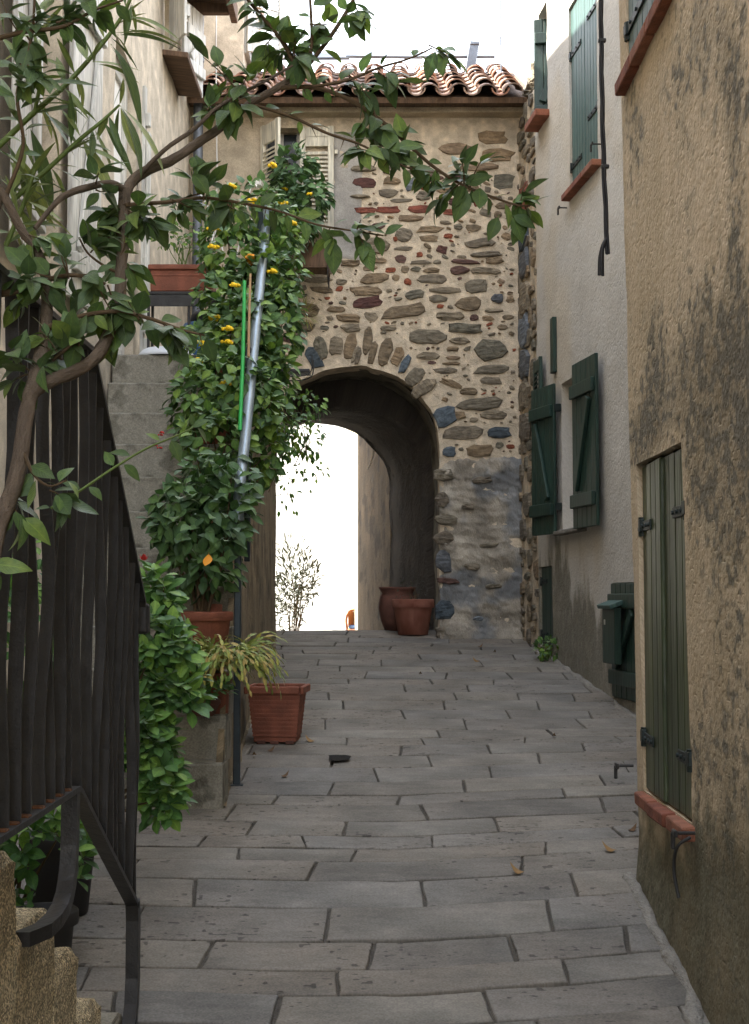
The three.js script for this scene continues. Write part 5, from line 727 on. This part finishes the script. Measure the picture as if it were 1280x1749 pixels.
// ------------------------------------------------------------------ tree in the foreground
{
  const r = rngOf(41), T = thing('thorny_tree', 'crooked thorny tree with glossy leaves arching over the street from the left', 'tree', [-0.75, 0, -2.5]);
  const at = (pts) => pts.map((p) => [p[0] + 0.75, p[1], p[2] + 2.5, p[3]]);
  part('trunk', taper([[-0.2, 1.03, 0.06, 0.026], [-0.12, 1.3, 0.03, 0.022], ...at(BOUGHS.trunk)], 10, 5, 0.12), M.bark, T);
  for (const k in BOUGHS) if (k !== 'trunk') part(k.startsWith('bough') ? 'branch' : 'twig', taper(at(BOUGHS[k]), k.startsWith('bough') ? 9 : 6, 5, k.startsWith('bough') ? 0.14 : 0), k === 'twig_h' ? M.shoot : k.startsWith('bough') ? M.bark : M.twig, T);
  const line = []; for (const k in BOUGHS) { const c = new THREE.CatmullRomCurve3(BOUGHS[k].map((p) => V(p[0], p[1], p[2]))); for (let i = 0; i <= 40; i++) line.push([c.getPoint(i / 40), k]); }
  const spots = [];
  for (const [x, y, z, rad, n] of CLUSTERS) {
    const c = V(x, y, z); let b = null, bd = 9; for (const [p] of line) { const q = p.distanceTo(c); if (q < bd) { bd = q; b = p; } }
    const nt = Math.max(1, Math.round(n / 5));
    for (let i = 0; i < nt; i++) {
      const e = c.clone().add(unit(r).multiply(V(rad, rad, rad * 0.8)).multiplyScalar(ra(0.45, 1.25, r))), s = b.clone().add(unit(r).multiplyScalar(0.012)), mid = s.clone().lerp(e, 0.5).add(unit(r).multiplyScalar(rad * 0.15));
      const cv = new THREE.QuadraticBezierCurve3(s, mid, e), pts = [0, 0.5, 1].map((t) => { const p = cv.getPoint(t); return [p.x + 0.75, p.y, p.z + 2.5, 0.0022 - t * 0.0012]; }); part('twig', taper(pts, 5, 3), M.twig, T);
      const m = Math.ceil(n * 1.35 / nt); for (let j = 0; j < m; j++) { const t = ra(0.15, 1, r), p = cv.getPoint(t), tan = cv.getTangent(t), d = tan.multiplyScalar(0.7).add(unit(r).multiplyScalar(0.9)).add(V(0, -0.3, 0)); spots.push([p, d, V(0, 0.8, 0.25).add(unit(r).multiplyScalar(0.55)), ra(0.6, 1.3, r)]); }
    }
  }
  for (const k in BOUGHS) if (k.startsWith('twig') && k !== 'twig_h') { const c = new THREE.CatmullRomCurve3(BOUGHS[k].map((p) => V(p[0], p[1], p[2]))), n = Math.round(c.getLength() / 0.024); for (let i = 1; i <= n; i++) { if (r() < 0.25) continue; const p = c.getPoint(i / n), t = c.getTangent(i / n), s = V(-t.y, t.x, ra(-0.6, 0.8, r)).multiplyScalar(i % 2 ? 1 : -1); spots.push([p, t.multiplyScalar(0.8).add(s).add(V(0, -0.25, 0)), V(0, 0.7, 0.5).add(unit(r).multiplyScalar(0.5)), ra(0.5, 1.15, r)]); } }
  { const c = new THREE.CatmullRomCurve3(BOUGHS.twig_h.map((p) => V(p[0], p[1], p[2]))); for (const [t, sx, sy, s] of [[0, -0.6, 0.1, 0.55], [0.05, 0.5, -0.5, 0.6], [0.2, -0.7, 0.4, 0.65], [0.24, 0.6, -0.4, 0.7], [0.42, -0.5, 0.8, 0.7], [0.46, 0.7, -0.5, 0.85], [0.52, -0.8, 0.3, 0.75], [0.7, -0.6, 0.5, 0.6], [0.76, 0.5, -0.8, 0.9], [0.95, 0.7, 0.5, 0.7], [1, 0.6, -0.6, 0.7], [0.98, -0.2, 0.6, 0.5]]) spots.push([c.getPoint(t), V(sx, sy, ra(-0.2, 0.3, r)), V(-0.2, 0.7, 0.6).add(unit(r).multiplyScalar(0.3)), s, pick(LEAF.fresh, r)]); }
  // one large leaf hanging low on the right twig, a few big ones at the tip
  for (const [x, y, z, dx, dy, s] of [[-0.1, 2.46, -3.1, 0.1, -1, 1.35], [0.23, 2.63, -3.26, -0.35, -1, 1.5], [0.26, 2.63, -3.25, -0.1, -1, 1.2], [0.31, 2.57, -3.3, -0.4, -1, 1.1], [0.34, 2.57, -3.3, 0.5, -1, 1.2], [0.34, 2.57, -3.3, 0.9, -0.4, 1.1]]) spots.push([V(x, y, z), V(dx, dy, 0.2), V(0.2, 0.3, 1), s, LEAF.citrus[0]]);
  const geos = [leafGeo(0.062, 0.032, { fold: 0.14, curl: 0.28, n: 8 }), leafGeo(0.058, 0.028, { fold: 0.3, curl: 0.45, n: 8 }), leafGeo(0.066, 0.033, { fold: 0.05, curl: 0.2, wave: 0.05, n: 8 }), leafGeo(0.06, 0.034, { fold: 0.2, curl: -0.2, wave: 0.03, n: 8 })];
  dress(T, spots, geos, LEAF.citrus, r, 300);
  for (const [k, n] of [['bough_c', 3], ['twig_f', 9], ['twig_f3', 5], ['twig_g', 6], ['twig_j', 5]]) { const c = new THREE.CatmullRomCurve3(BOUGHS[k].map((p) => V(p[0], p[1], p[2]))); for (let i = 0; i < n; i++) { const p = c.getPoint(r()), d = unit(r).multiplyScalar(0.025); d.y = -Math.abs(d.y) - 0.005; part('thorn', taper([[p.x + 0.75, p.y, p.z + 2.5, 0.0018], [p.x + 0.75 + d.x, p.y + d.y, p.z + 2.5 + d.z, 0.0004]], 5, 1), M.twig, T); } }
}
// oleander in the upper left corner
{
  const r = rngOf(43), T = thing('oleander_shrub', 'oleander with long narrow pale green leaves in the upper left corner', 'shrub', [-0.95, 0, -2.95]);
  const at = (pts) => pts.map((p) => [p[0] + 0.95, p[1], p[2] + 2.95, p[3]]);
  for (const k in OLEANDER) part('stem', taper(at(OLEANDER[k]), 7, 4), M.shoot, T);
  const s0 = at([[-0.83, 2.52, -2.95, 0.008]])[0]; part('stem', taper([[-0.25, 1.03, 0.15, 0.016], [-0.2, 1.7, 0.05, 0.013], [0.02, 2.2, -0.0, 0.011], s0], 8, 5), M.bark, T);
  const spots = OLEANDER_LEAVES.map((q) => { const p = V(q[0], q[1], q[2]), d = V(q[3] - q[0], q[4] - q[1], q[5] - q[2]); return [p, d, V(ra(-0.5, 0.5, r), 0.9, ra(0, 0.9, r)), d.length() / 0.14 * 1.02]; });
  for (const k in OLEANDER) { const c = new THREE.CatmullRomCurve3(OLEANDER[k].map((p) => V(p[0], p[1], p[2]))); for (let i = 0; i < 14; i++) { const t = r(), u = unit(r); spots.push([c.getPoint(t), c.getTangent(t).multiplyScalar(0.9).add(u).add(V(0, -0.35, 0)), V(0, 0.8, 0.4).add(unit(r).multiplyScalar(0.5)), ra(0.5, 0.95, r)]); } }
  dress(T, spots, [leafGeo(0.14, 0.02, { fold: 0.3, curl: 0.22, widest: 0.5, n: 9, stalk: 0.04 }), leafGeo(0.14, 0.018, { fold: 0.5, curl: 0.35, widest: 0.5, n: 9, stalk: 0.04 }), leafGeo(0.14, 0.023, { fold: 0.15, curl: 0.12, widest: 0.45, n: 9, stalk: 0.04 })], LEAF.oleander, r, 300);
}
// ------------------------------------------------------------------ pots and their plants
const potShape = (rt, rb, h, rim = 0.05, over = 0.016) => lathe([[0.001, 0], [rb, 0], [rt - over, h - rim], [rt, h - rim + 0.004], [rt, h - 0.006], [rt - 0.006, h], [rt - over - 0.012, h], [rt - over - 0.02, h - 0.06], [0.001, h - 0.05]]);
function pot(label, pos, rt, rb, h, mat = M.terracotta) { const t = thing('plant_pot', label, 'pot', pos); part('body', potShape(rt, rb, h), mat, t); part('soil', new THREE.CircleGeometry(rt - 0.03, 20).rotateX(-Math.PI / 2), M.soil, t, [0, h - 0.045, 0]); return t; }
{
  const r = rngOf(47), P = thing('plant_pot', 'dark plastic pot under the lush rosette bush behind the railing', 'pot', [-1.2, groundAt(5.2), -5.2]);
  part('body', potShape(0.15, 0.11, 0.3), M.blackPlastic, P); part('soil', new THREE.CircleGeometry(0.12, 20).rotateX(-Math.PI / 2), M.soil, P, [0, 0.255, 0]);
  const T = thing('rosette_bush', 'lush bush with bright green leaf rosettes just right of the railing', 'shrub', [-1.2, groundAt(5.2) + 0.25, -5.2]);
  stems(T, [-1.2, groundAt(5.2) + 0.25, -5.2], BLOBS.gardenia, r, 0.009, M.twig, 2);
  const spots = rosetteSpots(BLOBS.gardenia, 190, 8, r, [0.85, 1.35]);
  dress(T, spots, [leafGeo(0.075, 0.038, { widest: 0.62, fold: 0.15, curl: 0.3, n: 7 }), leafGeo(0.07, 0.036, { widest: 0.6, fold: 0.3, curl: 0.12, wave: 0.04, n: 7 })], LEAF.gardenia, r, 300);
  part('flower', merge([0, 1, 2, 3].map((i) => leafGeo(0.03, 0.02, { curl: 0.4 }).rotateX(0.9).rotateY(i * 1.57))), petalRed, T, [-0.89 + 1.2, 1.76 - groundAt(5.2) - 0.25, 0.0]);
}
{
  const r = rngOf(57), bl = [[-1.2, 1.0, -4.75, 0.22, 0.3], [-1.3, 1.45, -4.8, 0.22, 0.25], [-1.15, 0.75, -4.7, 0.16, 0.2], [-1.35, 1.8, -4.9, 0.2, 0.2]], T = thing('screened_shrub', 'green shrub glimpsed only through the gaps between the railing bars', 'shrub', [-1.3, groundAt(4.8), -4.8]); stems(T, [-1.3, groundAt(4.8), -4.8], bl, r, 0.009, M.twig, 2); dress(T, rosetteSpots(bl, 120, 7, r, [0.8, 1.2]), [leafGeo(0.075, 0.036, { widest: 0.55 })], LEAF.gardenia, r, 200);
  pot('dark plastic bucket half seen under the railing beside the steps', [-1.12, groundAt(4.6), -4.62], 0.12, 0.09, 0.24, M.blackPlastic);
}
{
  const r = rngOf(53); pot('round terracotta pot on the stair below the bushy green plant', [-0.9, stepY(3), -7.03], 0.165, 0.12, 0.3);
  const T = thing('potted_bush', 'bushy dark green plant in the round terracotta pot on the stair', 'plant', [-0.9, stepY(3) + 0.26, -7.03]);
  stems(T, [-0.9, stepY(3) + 0.26, -7.03], BLOBS.potbush, r, 0.01, M.twig, 2);
  dress(T, blobSpots(BLOBS.potbush, 1000, r, [0.8, 1.4], { droop: 0.35 }), [leafGeo(0.08, 0.046, { fold: 0.25, curl: 0.25 }), leafGeo(0.075, 0.04, { fold: 0.4, curl: 0.1 })], LEAF.vine, r, 300);
  part('yellowed_leaf', leafGeo(0.09, 0.05), petalOrange, T, [0.06, 0.34, 0.2], [2.6, 0.2, 0.1]);
  part('pot_shard', metric(rbox(0.1, 0.06, 0.012, 0.004)), M.terracotta, T, [0.05, 0.05, -0.06], [-0.3, 0.2, 0]);
}
{
  const mk = (name, label, blobs, seed, n, size, leaves, base, nf, colors, most) => {
    const r = rngOf(seed), T = thing(name, label, 'plant', base); stems(T, base, BLOBS[blobs], r, 0.008, M.twig, 2);
    dress(T, blobSpots(BLOBS[blobs], n, r, size, { droop: 0.4 }), [leafGeo(0.07, 0.046, { fold: 0.25, curl: 0.25, wave: 0.03 }), leafGeo(0.066, 0.04, { fold: 0.4, curl: 0.15 }), leafGeo(0.062, 0.05, { fold: 0.1, curl: 0.3 })], leaves, r, most);
    for (let i = 0; i < nf; i++) { const b = pick(BLOBS[blobs], r), u = unit(r); u.z = Math.abs(u.z); flower(T, [b[0] + u.x * b[3], b[1] + u.y * b[4], b[2] + u.z * b[3] + 0.03], r, pick(colors, r), ra(0.02, 0.032, r)); } return T;
  };
  mk('flowering_bush', 'leafy bush hugging the lower handrail bend above the terracotta pot', 'climber_low', 61, 1100, [0.8, 1.4], LEAF.lantana, [-0.95, stepY(6), -7.62], 1, [petalRed], 300);
  mk('flowering_bush', 'leafy bush with yellow flowers beside the green stake on the stair', 'climber_mid', 62, 1300, [0.8, 1.4], LEAF.lantana, [-0.95, stepY(9), -8.2], 3, [petalYellow], 300);
  mk('flowering_bush', 'yellow flowered bush at the top of the handrail by the landing', 'climber_top', 63, 1200, [0.8, 1.4], LEAF.lantana, [-0.95, stepY(11), -8.55], 4, [petalYellow, petalOrange], 300);
  mk('window_box_plant', 'trailing green plant in front of the cream shutters on the arch house', 'windowplant', 64, 700, [1.0, 1.8], LEAF.vine, [-0.72, 4.86, -12.0], 2, [petalYellow], 260);
  { const r = rngOf(65), base = [-0.86, 3.2, -9.4], T = thing('hanging_creeper', 'fine-leaved creeper hanging off the landing in front of the bright passage', 'plant', base); stems(T, base, BLOBS.hanging, r, 0.005, M.twig, 4);
    const s = blobSpots(BLOBS.hanging.slice(0, 3), 430, r, [0.7, 1.2], { droop: 0.5, shell: 0.2 }).concat(blobSpots(BLOBS.hanging.slice(3), 80, r, [0.6, 1.0], { droop: 0.5, shell: 0.1 })); dress(T, s, [leafGeo(0.06, 0.03, { fold: 0.3, curl: 0.2 })], LEAF.lantana, r, 260);
    for (let i = 0; i < 7; i++) { const a = V(-0.62 + ra(-0.08, 0.1, r), 2.95, -9.55), e = a.clone().add(V(ra(-0.1, 0.22, r), -ra(0.3, 0.75, r), ra(-0.1, 0.1, r))), m = a.clone().lerp(e, 0.5).add(V(ra(0.02, 0.1, r), 0.03, 0)); part('tendril', taper([a, m, e].map((p) => [p.x - base[0], p.y - base[1], p.z - base[2], 0.0025]), 5, 5), M.twig, T); } }
  { const r = rngOf(66), base = [-1.05, groundAt(17.5), -17.5], T = thing('lane_oleander', 'narrow-leaved bush standing in the sunlit lane beyond the passage', 'shrub', base); stems(T, base, BLOBS.beyond, r, 0.01, M.twig, 4);
    dress(T, blobSpots(BLOBS.beyond, 1100, r, [0.6, 1.0], { droop: -0.5, shell: 0.1 }), [leafGeo(0.12, 0.024, { fold: 0.3, curl: 0.1, widest: 0.5 })], LEAF.far, r, 300); }
  FLOWERS.forEach(([x, y, z, k]) => { const o = scene.children.find((c) => c.name === (k === 'top' ? 'flowering_bush_002' : k === 'mid' ? 'flowering_bush_001' : 'flowering_bush')); for (let j = 0; j < 2; j++) flower(o, [x + ra(-0.02, 0.02), y + ra(-0.01, 0.01), z + 0.06], rngOf(j + 5), k === 'red' ? petalRed : petalYellow, k === 'red' ? 0.012 : 0.024); });
  { const o = scene.children.find((c) => c.name === 'flowering_bush_002'); part('white_flower', merge([0, 1, 2, 3, 4].map((i) => leafGeo(0.055, 0.04, { curl: 0.3 }).rotateX(0.7).rotateY(i * 1.26))), petalWhite, o, [-0.713 - o.position.x, 4.18 - o.position.y, -8.3 - o.position.z], [0.9, 0, 0.3]); }
  for (const [k, x] of [[6, -0.97], [9, -0.98], [11, -0.98]]) pot(['', '', '', '', '', '', 'terracotta pot hidden in leaves on the sixth stair', '', '', 'terracotta pot hidden in leaves on the ninth stair', '', 'terracotta pot hidden in leaves on the top stair'][k], [x, stepY(k), -(stepD(k) + 0.1)], 0.1, 0.075, 0.16);
}
// jointed trailing cactus in a pot on the second step
{
  const r = rngOf(71), base = [-0.8, stepY(2), -6.86]; pot('small terracotta pot under the yellowing trailing cactus', [base[0], base[1], -6.92], 0.075, 0.055, 0.2);
  const T = thing('trailing_cactus', 'yellow green trailing cactus spilling over the stair edge', 'plant', [base[0], base[1] + 0.2, base[2]]), spots = [], mats = LEAF.cactus;
  for (let i = 0; i < 300; i++) {
    const a = ra(0, Math.PI * 2, r), out = ra(0.6, 1, r), len = 4 + Math.floor(ra(0, 4, r)); let p = V(base[0] + (i % 3 ? 0.07 : -0.07) + Math.cos(a) * 0.08, base[1] + 0.27 + ra(-0.04, 0.05, r), base[2] + 0.12 + Math.sin(a) * 0.06), d = V(Math.cos(a) * out + 0.1 + ra(-0.3, 0.3, r), ra(0.2, 1.1, r), Math.sin(a) * out + 0.1 + ra(-0.3, 0.3, r)).normalize();
    for (let j = 0; j < len; j++) { spots.push([p.clone(), d.clone(), V(Math.cos(a), 0.8, Math.sin(a) + 0.3), ra(0.8, 1.15, r), j > 2 ? pick([mats[0], mats[3], mats[1]], r) : pick([mats[1], mats[2]], r)]); p.addScaledVector(d, 0.043); d.y -= ra(0.15, 0.6, r); d.x += ra(-0.2, 0.2, r); d.z += ra(-0.2, 0.2, r); d.normalize(); }
  }
  dress(T, spots, [leafGeo(0.05, 0.017, { widest: 0.55, fold: 0.2, curl: 0.1, n: 4, stalk: 0 })], mats, r, 300, 'segment');
}
{
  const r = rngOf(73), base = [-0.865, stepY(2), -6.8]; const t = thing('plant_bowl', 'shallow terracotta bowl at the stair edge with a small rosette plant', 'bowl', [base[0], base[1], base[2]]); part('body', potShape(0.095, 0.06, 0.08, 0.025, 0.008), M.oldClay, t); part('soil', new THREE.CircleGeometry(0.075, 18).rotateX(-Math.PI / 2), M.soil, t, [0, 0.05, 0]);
  const T = thing('rosette_plant', 'small glossy rosette plant in the shallow bowl', 'plant', [base[0], base[1] + 0.06, base[2]]);
  const bl = [[base[0] + 0.02, base[1] + 0.13, base[2] + 0.02, 0.12, 0.06]]; stems(T, [base[0], base[1] + 0.06, base[2]], bl, r, 0.006, M.shoot, 5); dress(T, rosetteSpots(bl, 24, 7, r, [0.55, 0.85]), [leafGeo(0.07, 0.034, { widest: 0.6 })], LEAF.gardenia, r, 200);
}
// square ribbed planter standing in the street
{
  const y = groundAt(8.12), t = thing('square_planter', 'square ribbed terracotta planter standing on the paving by the stair wall', 'planter', [-0.58, y, -8.12], -0.08);
  const frustum = (w0, w1, d0, d1, h0, h1) => { const g = new THREE.BoxGeometry(2, 1, 2), P = g.attributes.position; for (let i = 0; i < P.count; i++) { const up = P.getY(i) > 0; P.setXYZ(i, P.getX(i) * (up ? w1 : w0) / 2, up ? h1 : h0, P.getZ(i) * (up ? d1 : d0) / 2); } g.computeVertexNormals(); return metric(g); };
  part('base', metric(rbox(0.25, 0.03, 0.23, 0.004, 0, 0.015, 0)), M.terracotta, t);
  for (let i = 0; i < 20; i++) { const h = 0.032 + i * 0.0125, w = 0.255 + (h - 0.03) * 0.2, k = i % 2 ? 0 : 0.006; part('rib', merge([1, -1].flatMap((s) => [metric(box(0.02 + k / 2, 0.0124, w - 0.02 + k, s * (w / 2 - 0.01 + k / 4), h + 0.0062, 0)), metric(box(w - 0.04, 0.0122, 0.02 + k / 2, 0, h + 0.0062, s * (w / 2 - 0.02 + k / 4)))])), M.terracotta, t); }
  const rim = part('rim', merge([[0.165, 0, 0.026, 0.32], [-0.165, 0, 0.026, 0.32]].map(([x, z, w, d]) => metric(rbox(w, 0.045, d, 0.008, x, 0.305, z))).concat([[0, 0.147], [0, -0.147]].map(([x, z]) => metric(rbox(0.303, 0.045, 0.026, 0.008, x, 0.3052, z))))), M.terracotta, t);
  part('soil', metric(box(0.24, 0.01, 0.22, 0, 0.12, 0)), M.soil, t);
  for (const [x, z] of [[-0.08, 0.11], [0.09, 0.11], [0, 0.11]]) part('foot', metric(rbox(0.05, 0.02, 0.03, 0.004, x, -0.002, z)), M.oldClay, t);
}
// two old pots inside the passage
{
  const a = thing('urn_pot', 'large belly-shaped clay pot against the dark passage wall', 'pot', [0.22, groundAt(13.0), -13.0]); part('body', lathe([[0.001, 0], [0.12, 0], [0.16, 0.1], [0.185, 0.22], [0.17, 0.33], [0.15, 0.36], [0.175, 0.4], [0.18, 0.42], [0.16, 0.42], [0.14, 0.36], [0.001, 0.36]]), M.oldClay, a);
  const b = thing('rimmed_pot', 'wide rimmed clay pot with a pale lime patch at the passage corner', 'pot', [0.36, groundAt(12.62), -12.62]);
  const lime = texture(256, 128, (u, v) => { const k = smooth(0.1, 0.3, fbm(u * 7, v * 5, 4, 241) + 0.45 - 6 * ((u - 0.55) ** 2) * 4 - 3 * (v - 0.45) ** 2), n = fbm(u * 10, v * 10, 4, 243) * 40; return [lerp(128, 190, k) + n, lerp(80, 180, k) + n, lerp(64, 168, k) + n]; });
  part('body', potShape(0.2, 0.14, 0.33, 0.08, 0.02), new THREE.MeshStandardMaterial({ map: lime, roughness: 0.9 }), b); part('soil', new THREE.CircleGeometry(0.165, 20).rotateX(-Math.PI / 2), M.soil, b, [0, 0.285, 0]);
  const r = rngOf(75), T = thing('withered_plant', 'few dry sprigs in the rimmed pot at the passage corner', 'plant', [0.36, groundAt(12.62) + 0.28, -12.62]); const bl = [[0.34, groundAt(12.62) + 0.42, -12.62, 0.14, 0.12]]; stems(T, [0.36, groundAt(12.62) + 0.28, -12.62], bl, r, 0.003, M.twig, 9); dress(T, blobSpots(bl, 40, r, [0.5, 0.8]), [leafGeo(0.04, 0.016)], LEAF.far, r, 60);
}
// ------------------------------------------------------------------ things on the landing
{
  const y = stepY(12);
  const s = thing('plant_stand', 'black iron stand carrying the long terracotta planter on the landing', 'stand', [-1.29, y, -8.98]);
  part('shelf', metric(rbox(0.48, 0.02, 0.2, 0.004, 0, 0.45, 0)), M.iron, s); part('apron', metric(rbox(0.46, 0.08, 0.012, 0.003, 0, 0.4, 0.09)), M.iron, s);
  for (const [x, z] of [[-0.22, 0.08], [0.22, 0.08], [-0.22, -0.08], [0.22, -0.08], [0.05, 0.08]]) part('leg', metric(rbox(0.018, 0.44, 0.018, 0.003, x, 0.22, z)), M.iron, s);
  const p = thing('long_planter', 'long terracotta trough planter raised on the iron stand', 'planter', [-1.29, y + 0.46, -8.98]);
  part('body', metric(new RoundedBoxGeometry(0.42, 0.15, 0.18, 2, 0.012).translate(0, 0.075, 0)), M.terracotta, p); part('rim', metric(rbox(0.45, 0.035, 0.21, 0.008, 0, 0.165, 0)), M.terracotta, p); part('band', metric(rbox(0.425, 0.012, 0.186, 0.004, 0, 0.11, 0)), M.terracotta, p); part('soil', metric(box(0.4, 0.004, 0.17, 0, 0.1845, 0)), M.soil, p);
  const r = rngOf(77), T = thing('trough_plant', 'small feathery plants growing in the long terracotta trough', 'plant', [-1.29, y + 0.62, -8.98]); stems(T, [-1.29, y + 0.62, -8.98], BLOBS.landing, r, 0.004, M.shoot, 3); dress(T, blobSpots(BLOBS.landing, 170, r, [0.6, 1]), [leafGeo(0.05, 0.026)], LEAF.lantana, r, 170);
  const b = thing('blue_barrel', 'blue plastic drum standing on the landing beside the bush', 'barrel', [-1.2, y, -9.25]); part('body', lathe([[0.001, 0], [0.13, 0], [0.14, 0.02], [0.14, 0.13], [0.146, 0.145], [0.14, 0.16], [0.14, 0.27], [0.12, 0.31], [0.05, 0.33], [0.001, 0.33]]), M.bluePlastic, b); part('lid', lathe([[0.001, 0.4], [0.05, 0.4], [0.075, 0.37], [0.078, 0.33], [0.05, 0.325]], 18), M.blackPlastic, b);
  const w = thing('white_basin', 'upturned white basin lying at the edge of the landing', 'basin', [-1.38, y, -8.86]); part('body', lathe([[0.19, 0], [0.195, 0.012], [0.16, 0.05], [0.14, 0.06], [0.001, 0.062]]), M.whitePlastic, w);
  const k = thing('folded_rack', 'white wire clothes rack folded on the landing by the drainpipe', 'rack', [-1.25, y, -10.2]); for (const [a, bb] of [[[0, 0, 0], [0.3, 1.6, 0]], [[0.3, 0, 0], [0, 1.5, 0]], [[0.1, 0, 0.1], [0.35, 1.5, 0.1]], [[0.02, 1.1, 0.05], [0.4, 1.25, 0.05]]]) part('wire', pipe([a, a.map((x, i) => lerp(x, bb[i], 0.5) + (i === 2 ? 0.02 : 0)), bb], 0.006, 6), M.wire, k);
}
// window box under the cream shutters
{
  const t = thing('window_box', 'weathered wooden window box on iron brackets below the cream shutters', 'planter', [-0.68, 4.6, -12.14]);
  part('board', metric(rbox(0.5, 0.22, 0.02, 0.004, 0, 0.11, 0.14)), M.wood, t); part('board', metric(rbox(0.5, 0.02, 0.26, 0.004, 0, 0.0, 0.02)), M.wood, t); for (const x of [-0.26, 0.26]) part('board', metric(rbox(0.02, 0.3, 0.28, 0.004, x, 0.12, 0.01)), M.wood, t); part('soil', metric(box(0.48, 0.01, 0.24, 0, 0.18, 0.01)), M.soil, t);
  for (const x of [-0.2, 0.26]) part('bracket', pipe([[x, 0.2, -0.12], [x, -0.13, -0.12], [x + 0.001, -0.14, 0], [x, -0.13, 0.15], [x, 0.22, 0.155]], 0.006, 6), M.iron, t);
  const r = rngOf(79), T = thing('dry_tuft', 'dry spiky tuft sprouting from the stones below the window box', 'plant', [-0.64, 4.25, -12.36]), sp = []; for (let i = 0; i < 90; i++) { const u = unit(r); u.z = Math.abs(u.z) + 0.3; sp.push([V(-0.64 + u.x * 0.05, 4.25 + u.y * 0.06, -12.36 + 0.02), u.add(V(0, 0.4, 0)), V(0, 1, 0.3), ra(0.7, 1.2, r)]); } dress(T, sp, [leafGeo(0.13, 0.007, { curl: 0.3, stalk: 0 })], LEAF.cactus, r, 90, 'blade');
}
{
  const t = thing('wall_bracket', 'small black iron basket bracket fixed left of the arch crown', 'bracket', [-0.66, 3.4, -10.6]);
  for (const z of [-0.1, 0.1]) part('bar', pipe([[-0.16, 0.1, z], [-0.15, -0.02, z], [0.15, -0.02, z], [0.17, 0.12, z]], 0.006, 6), M.iron, t); for (const x of [-0.15, -0.05, 0.05, 0.15]) part('bar', pipe([[x, -0.02, -0.1], [x, -0.022, 0], [x, -0.02, 0.1]], 0.005, 6), M.iron, t); part('tray', metric(rbox(0.3, 0.03, 0.18, 0.008, 0, 0.002, 0)), M.blackPlastic, t); part('arm', pipe([[-0.14, 0, 0], [-0.2, -0.12, 0], [-0.22, -0.3, 0]], 0.007, 6), M.iron, t);
}
// weed at the foot of the white house, fallen leaves on the paving
{
  const r = rngOf(81), base = [1.44, groundAt(11.15), -11.15], T = thing('wall_weed', 'green weed sprouting at the foot of the white house', 'plant', base), bl = [[1.44, base[1] + 0.09, -11.1, 0.11, 0.08]]; stems(T, base, bl, r, 0.004, M.shoot, 6); dress(T, blobSpots(bl, 120, r, [0.7, 1.2]), [leafGeo(0.06, 0.036)], LEAF.lantana, r, 120);
  const g = leafGeo(0.05, 0.03, { curl: 0.5, fold: 0.6 }).rotateX(Math.PI / 2), mats = [std(rgb(120, 92, 60)), std(rgb(96, 72, 48)), std(rgb(140, 110, 70))];
  [[1.02, 11.5], [0.9, 11.8], [0.86, 11.0], [1.08, 8.2], [1.15, 6.2], [0.62, 5.6], [-0.68, 7.7], [-0.62, 7.8], [-0.35, 8.05], [0.35, 10.4], [-0.5, 7.2], [1.05, 5.9]].forEach(([x, d], i) => { const m = single('fallen_leaf', g, mats[i % 3], 'dry brown leaf fallen on the paving', 'leaf', [x, groundAt(d) + 0.012, -d], 'dry leaves fallen on the paving'); m.rotation.y = i * 2.1; m.scale.setScalar(0.8 + 0.3 * (i % 3)); });
}
renderer.render(scene, camera);
